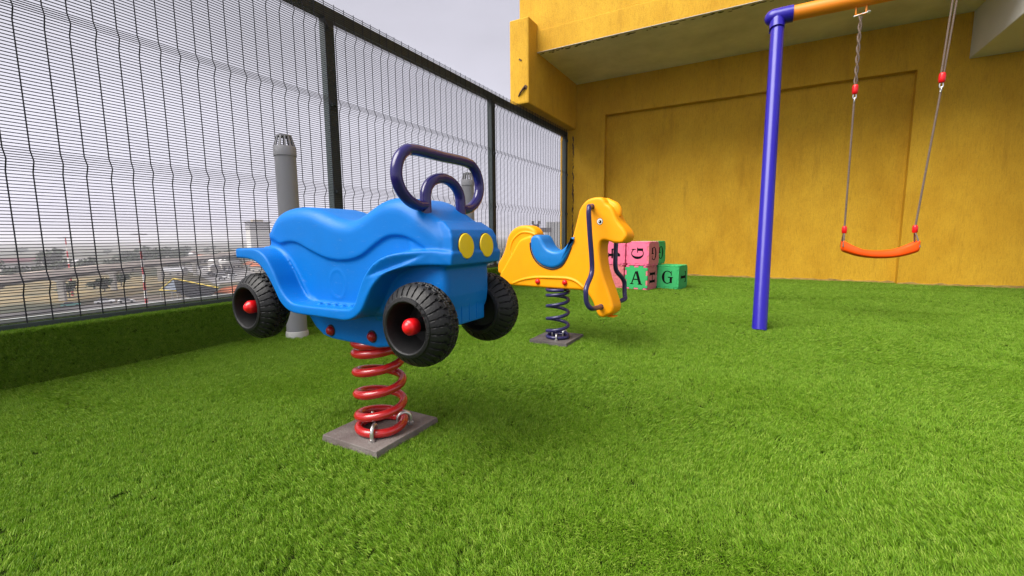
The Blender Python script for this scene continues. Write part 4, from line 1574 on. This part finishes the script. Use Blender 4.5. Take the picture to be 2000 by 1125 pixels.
pA, pL, pR, pF, pM = Vector((-257, 108, -20)), Vector((-245, 97, -24)), Vector((-211, 105.5, -22)), Vector((-187, 88, -24)), Vector((-235, 99.5, -24.1))
dn = Vector((0, 0, -.5))
cpart(MB().add([pA, pL, pM, pA + dn, pL + dn, pM + dn], [(0, 1, 2), (5, 4, 3), (0, 3, 4, 1), (1, 4, 5, 2), (2, 5, 3, 0)]), 'hip_panel', CSL)
cpart(MB().add([pA, pM, pF, pR, pA + dn, pM + dn, pF + dn, pR + dn], [(0, 1, 2, 3), (7, 6, 5, 4), (0, 4, 5, 1), (1, 5, 6, 2), (2, 6, 7, 3), (3, 7, 4, 0)]), 'roof_slope', CDK)
for a, b_ in ((pA, pL), (pL, pM), (pA, pR)):
    cpart(MB().tube([a + Vector((0, 0, .3)), b_ + Vector((0, 0, .3))], .30, 6), 'yellow_edge', CYL)
for p in (pL, pM, pF):
    cpart(MB().tube([(p.x - .6, p.y + .6, G), (p.x - .6, p.y + .6, p.z - .45)], .3, 8), 'post', PIERC)
for i in range(5):
    q = pA.lerp(pR, i / 4) + Vector((2, -2, -2.0))
    cpart(MB().tube([(q.x, q.y, G), (q.x, q.y, q.z - .4)], .3, 8), 'post', PIERC)

HWL = mat('house_wall', (0.52, 0.49, 0.45), 0.9, var=0.15, vscale=0.3)
ROOFS = [mat('roof_orange', (0.42, 0.12, 0.05), 0.9, var=0.2, vscale=0.4), mat('roof_grey', (0.34, 0.34, 0.36), 0.8, var=0.2, vscale=0.4),
         mat('roof_white', (0.62, 0.61, 0.60), 0.8, var=0.15, vscale=0.4), mat('roof_maroon', (0.12, 0.035, 0.045), 0.9, var=0.2, vscale=0.3), mat('roof_rust', (0.22, 0.12, 0.09), 0.9, var=0.3, vscale=0.3)]


def house(x, y, w_, d_, h, rz, roof, label, group=None):
    t = thing('house', label, 'house', (x, y, G), group, rz)
    rbox(w_, d_, 0, h, Matrix()).obj('wall', HWL, t)
    e = .5
    rh = .28 * d_
    MB().add([(-w_ / 2 - e, -d_ / 2 - e, h + .01), (w_ / 2 + e, -d_ / 2 - e, h + .01), (w_ / 2 + e, d_ / 2 + e, h + .01), (-w_ / 2 - e, d_ / 2 + e, h + .01), (-w_ / 2 - e, 0, h + rh), (w_ / 2 + e, 0, h + rh)],
             [(0, 1, 5, 4), (2, 3, 4, 5), (0, 4, 3), (1, 2, 5), (0, 3, 2, 1)]).obj('roof', ROOFS[roof], t)
    for k in range(max(2, int(w_ / 4))):
        cx = -w_ / 2 + (k + .5) * w_ / max(2, int(w_ / 4))
        rbox(1.4, .12, 1.0, 2.4, Matrix.Translation((cx, -d_ / 2 - .03, 0))).obj('window', TWG, t)
    return t


house(-216, 117, 16, 10, 5.2, 1.9, 0, 'house with an orange roof at the road behind the rear tyre')
house(-640, 138, 30, 14, 8, 1.75, 3, 'long building with a dark maroon roof beyond the elevated highway')
house(-700, 190, 46, 12, 4, 1.85, 2, 'long low white roofed building beyond the elevated highway')
g = random.Random(5)
for i in range(34):
    if i < 22:
        a = math.atan2(g.uniform(.42, .62), -1)
        dd = g.uniform(430, 900)
    else:
        a = math.atan2(1, g.uniform(-.62, -.42))
        dd = g.uniform(300, 800)
    x, y = dd * math.cos(a), dd * math.sin(a)
    if abs(x + 708) < 40 and abs(y - 421) < 40:
        continue
    ro = g.choice((0, 1, 1, 2, 2, 4))
    house(x, y, g.uniform(8, 20), g.uniform(7, 11), g.uniform(3.5, 8), g.uniform(0, PI), ro,
          'small %s roofed house in the hazy city %s' % (('orange', 'grey', 'white', '', 'rust brown')[ro], 'above the rear tyre' if i < 22 else 'behind the horse tail'), 'houses in the hazy city')

# vehicles in the yard and on the roads
VM = [mat('car_white', (0.70, 0.70, 0.70), 0.4), mat('car_teal', (0.10, 0.38, 0.33), 0.4), mat('car_dark', (0.05, 0.05, 0.06), 0.4), mat('car_red', (0.45, 0.05, 0.06), 0.4)]
VG = mat('car_glass', (0.03, 0.03, 0.04), 0.2)
VB = MB().puff([(-2.1, .35), (2.1, .35), (2.15, .8), (1.3, .95), (-1.9, 1.0), (-2.15, .75)], .85, .15, 2)
VBM = VB.mesh('body', 40)
VBM.materials.append(VM[0])
VC = MB().puff([(-1.6, .95), (1.0, .95), (.3, 1.5), (-1.2, 1.52)], .75, .12, 2).mesh('cabin', 40)
VC.materials.append(VG)
VWm = MB()
for x in (-1.3, 1.3):
    for y in (-.75, .75):
        VWm.lathe([(.33, -.1), (.33, .1)], 14, Matrix.Translation((x, y, .33)) @ Matrix.Rotation(PI / 2, 4, 'X'))
VWM = MB().lathe([(.33, -.1), (.33, .1)], 14, Matrix.Rotation(PI / 2, 4, 'X')).mesh('wheel')
VWM.materials.append(RUB)


def car(x, y, rz, m, label, group, sc=1.0):
    t = thing('parked_car', label, 'car', (x, y, G + .1), group, rz)
    t.scale = (sc, sc, sc)
    o = link('body', VBM, None, t)
    o.material_slots[0].link = 'OBJECT'
    o.material_slots[0].material = VM[m]
    link('cabin', VC, None, t)
    for wx in (-1.3, 1.3):
        for wy in (-.78, .78):
            w_ = link('wheel', VWM, None, t)
            w_.location = (wx, wy, .33)


for i in range(16):
    k = i / 15
    x, y = -330 - 150 * k + g.uniform(-14, 14), 172 + 66 * k + g.uniform(-12, 12)
    vm = g.choice((0, 0, 0, 2))
    car(x, y, g.uniform(0, PI), vm, '%s vehicle parked in the grey yard beyond the fence' % ('dark' if vm else 'white'), 'vehicles in the grey yard', 1.5)
car(-271, 73, 1.3, 1, 'teal vehicle on the road under the elevated highway', None, 1.5)
car(-268, 84, 1.2, 0, 'white vehicle on the road beside the teal one', None, 1.7)
car(-262, 90, 1.2, 0, 'white vehicle near the foot of the nearer banded mast', None, 1.5)
car(-230, 62, 1.4, 2, 'dark vehicle on the nearest road below the fence', None, 1.3)

# trees below
LEAF = mat('leaf', (0.035, 0.060, 0.022), 0.8, var=0.4, vscale=0.5)
BARK = mat('bark', (0.08, 0.06, 0.045), 0.9)


def leaf_cloud(seed, n, rx, rz, leaf):
    q = np.random.default_rng(seed)
    lob = q.normal(0, 1, (9, 3)) * np.array([rx * .45, rx * .45, rz * .35])
    mb = MB()
    for i in range(n):
        c = lob[q.integers(0, 9)] + q.normal(0, 1, 3) * np.array([rx, rx, rz]) * .26
        a = q.normal(0, 1, 3)
        a /= np.linalg.norm(a)
        b_ = np.cross(a, q.normal(0, 1, 3))
        b_ /= np.linalg.norm(b_)
        s_ = leaf * q.uniform(.6, 1.4)
        mb.add([c - a * s_, c + b_ * s_ * .6, c + a * s_, c - b_ * s_ * .6], [(0, 1, 2, 3)])
    return mb


CROWNS = []
for k in range(3):
    me = leaf_cloud(50 + k, 520, 4.2, 3.4, 1.0).mesh('crown')
    me.materials.append(LEAF)
    CROWNS.append(me)
TRK = MB().tube([(0, 0, 0), (.15, .05, 2.5), (.05, .1, 5.5)], .35, 8, rs=[.4, .3, .18]).mesh('trunk', 60)
TRK.materials.append(BARK)


def tree(x, y, sc, k, label, group=None):
    t = thing('tree', label, 'tree', (x, y, G), group)
    t.scale = (sc, sc, sc)
    link('crown', CROWNS[k], LEAF, t).location = (0, 0, 6.2)
    link('trunk', TRK, BARK, t)


tree(-560, 222, 2.2, 0, 'large dark tree rising above the highway right of the banded mast')
tree(-520, 268, 1.5, 1, 'dark tree behind the grey yard')
tree(-312, 84, .8, 2, 'small tree in the dry field near the pier')
tree(-330, 104, .9, 0, 'bushy small tree in the dry field between two piers')
tree(-360, 122, .9, 1, 'small tree beside the third highway pier')
for i in range(26):
    tree(-470 - i * 4 + g.uniform(-30, 30), 90 + i * 9 + g.uniform(-14, 14), g.uniform(.8, 1.5), i % 3, 'tree in the dark belt of trees behind the highway', 'belt of trees behind the highway')
for i in range(30):
    a = math.atan2(g.uniform(.15, .62), -1) if i < 18 else math.atan2(1, g.uniform(-.62, -.42))
    dd = g.uniform(500, 1300)
    tree(dd * math.cos(a), dd * math.sin(a), g.uniform(1, 2), i % 3, 'scattered tree in the far hazy city ' + ('left of the grey pipe' if i < 18 else 'behind the yellow horse'), 'scattered far trees')

# ------------------------------------------------------------------ haze
HM = bpy.data.materials.new('haze')
HM.use_nodes = True
HM.node_tree.nodes.clear()
ho = HM.node_tree.nodes.new('ShaderNodeOutputMaterial')
hv = HM.node_tree.nodes.new('ShaderNodeVolumePrincipled')
hv.inputs['Color'].default_value = (0.93, 0.92, 0.98, 1)
hv.inputs['Density'].default_value = 0.00038
hv.inputs['Anisotropy'].default_value = 0.2
HM.node_tree.links.new(hv.outputs[0], ho.inputs['Volume'])
MB().box((-7100, -7100, G - 1), (7100, 7100, 40)).obj('haze', HM, kind='stuff')
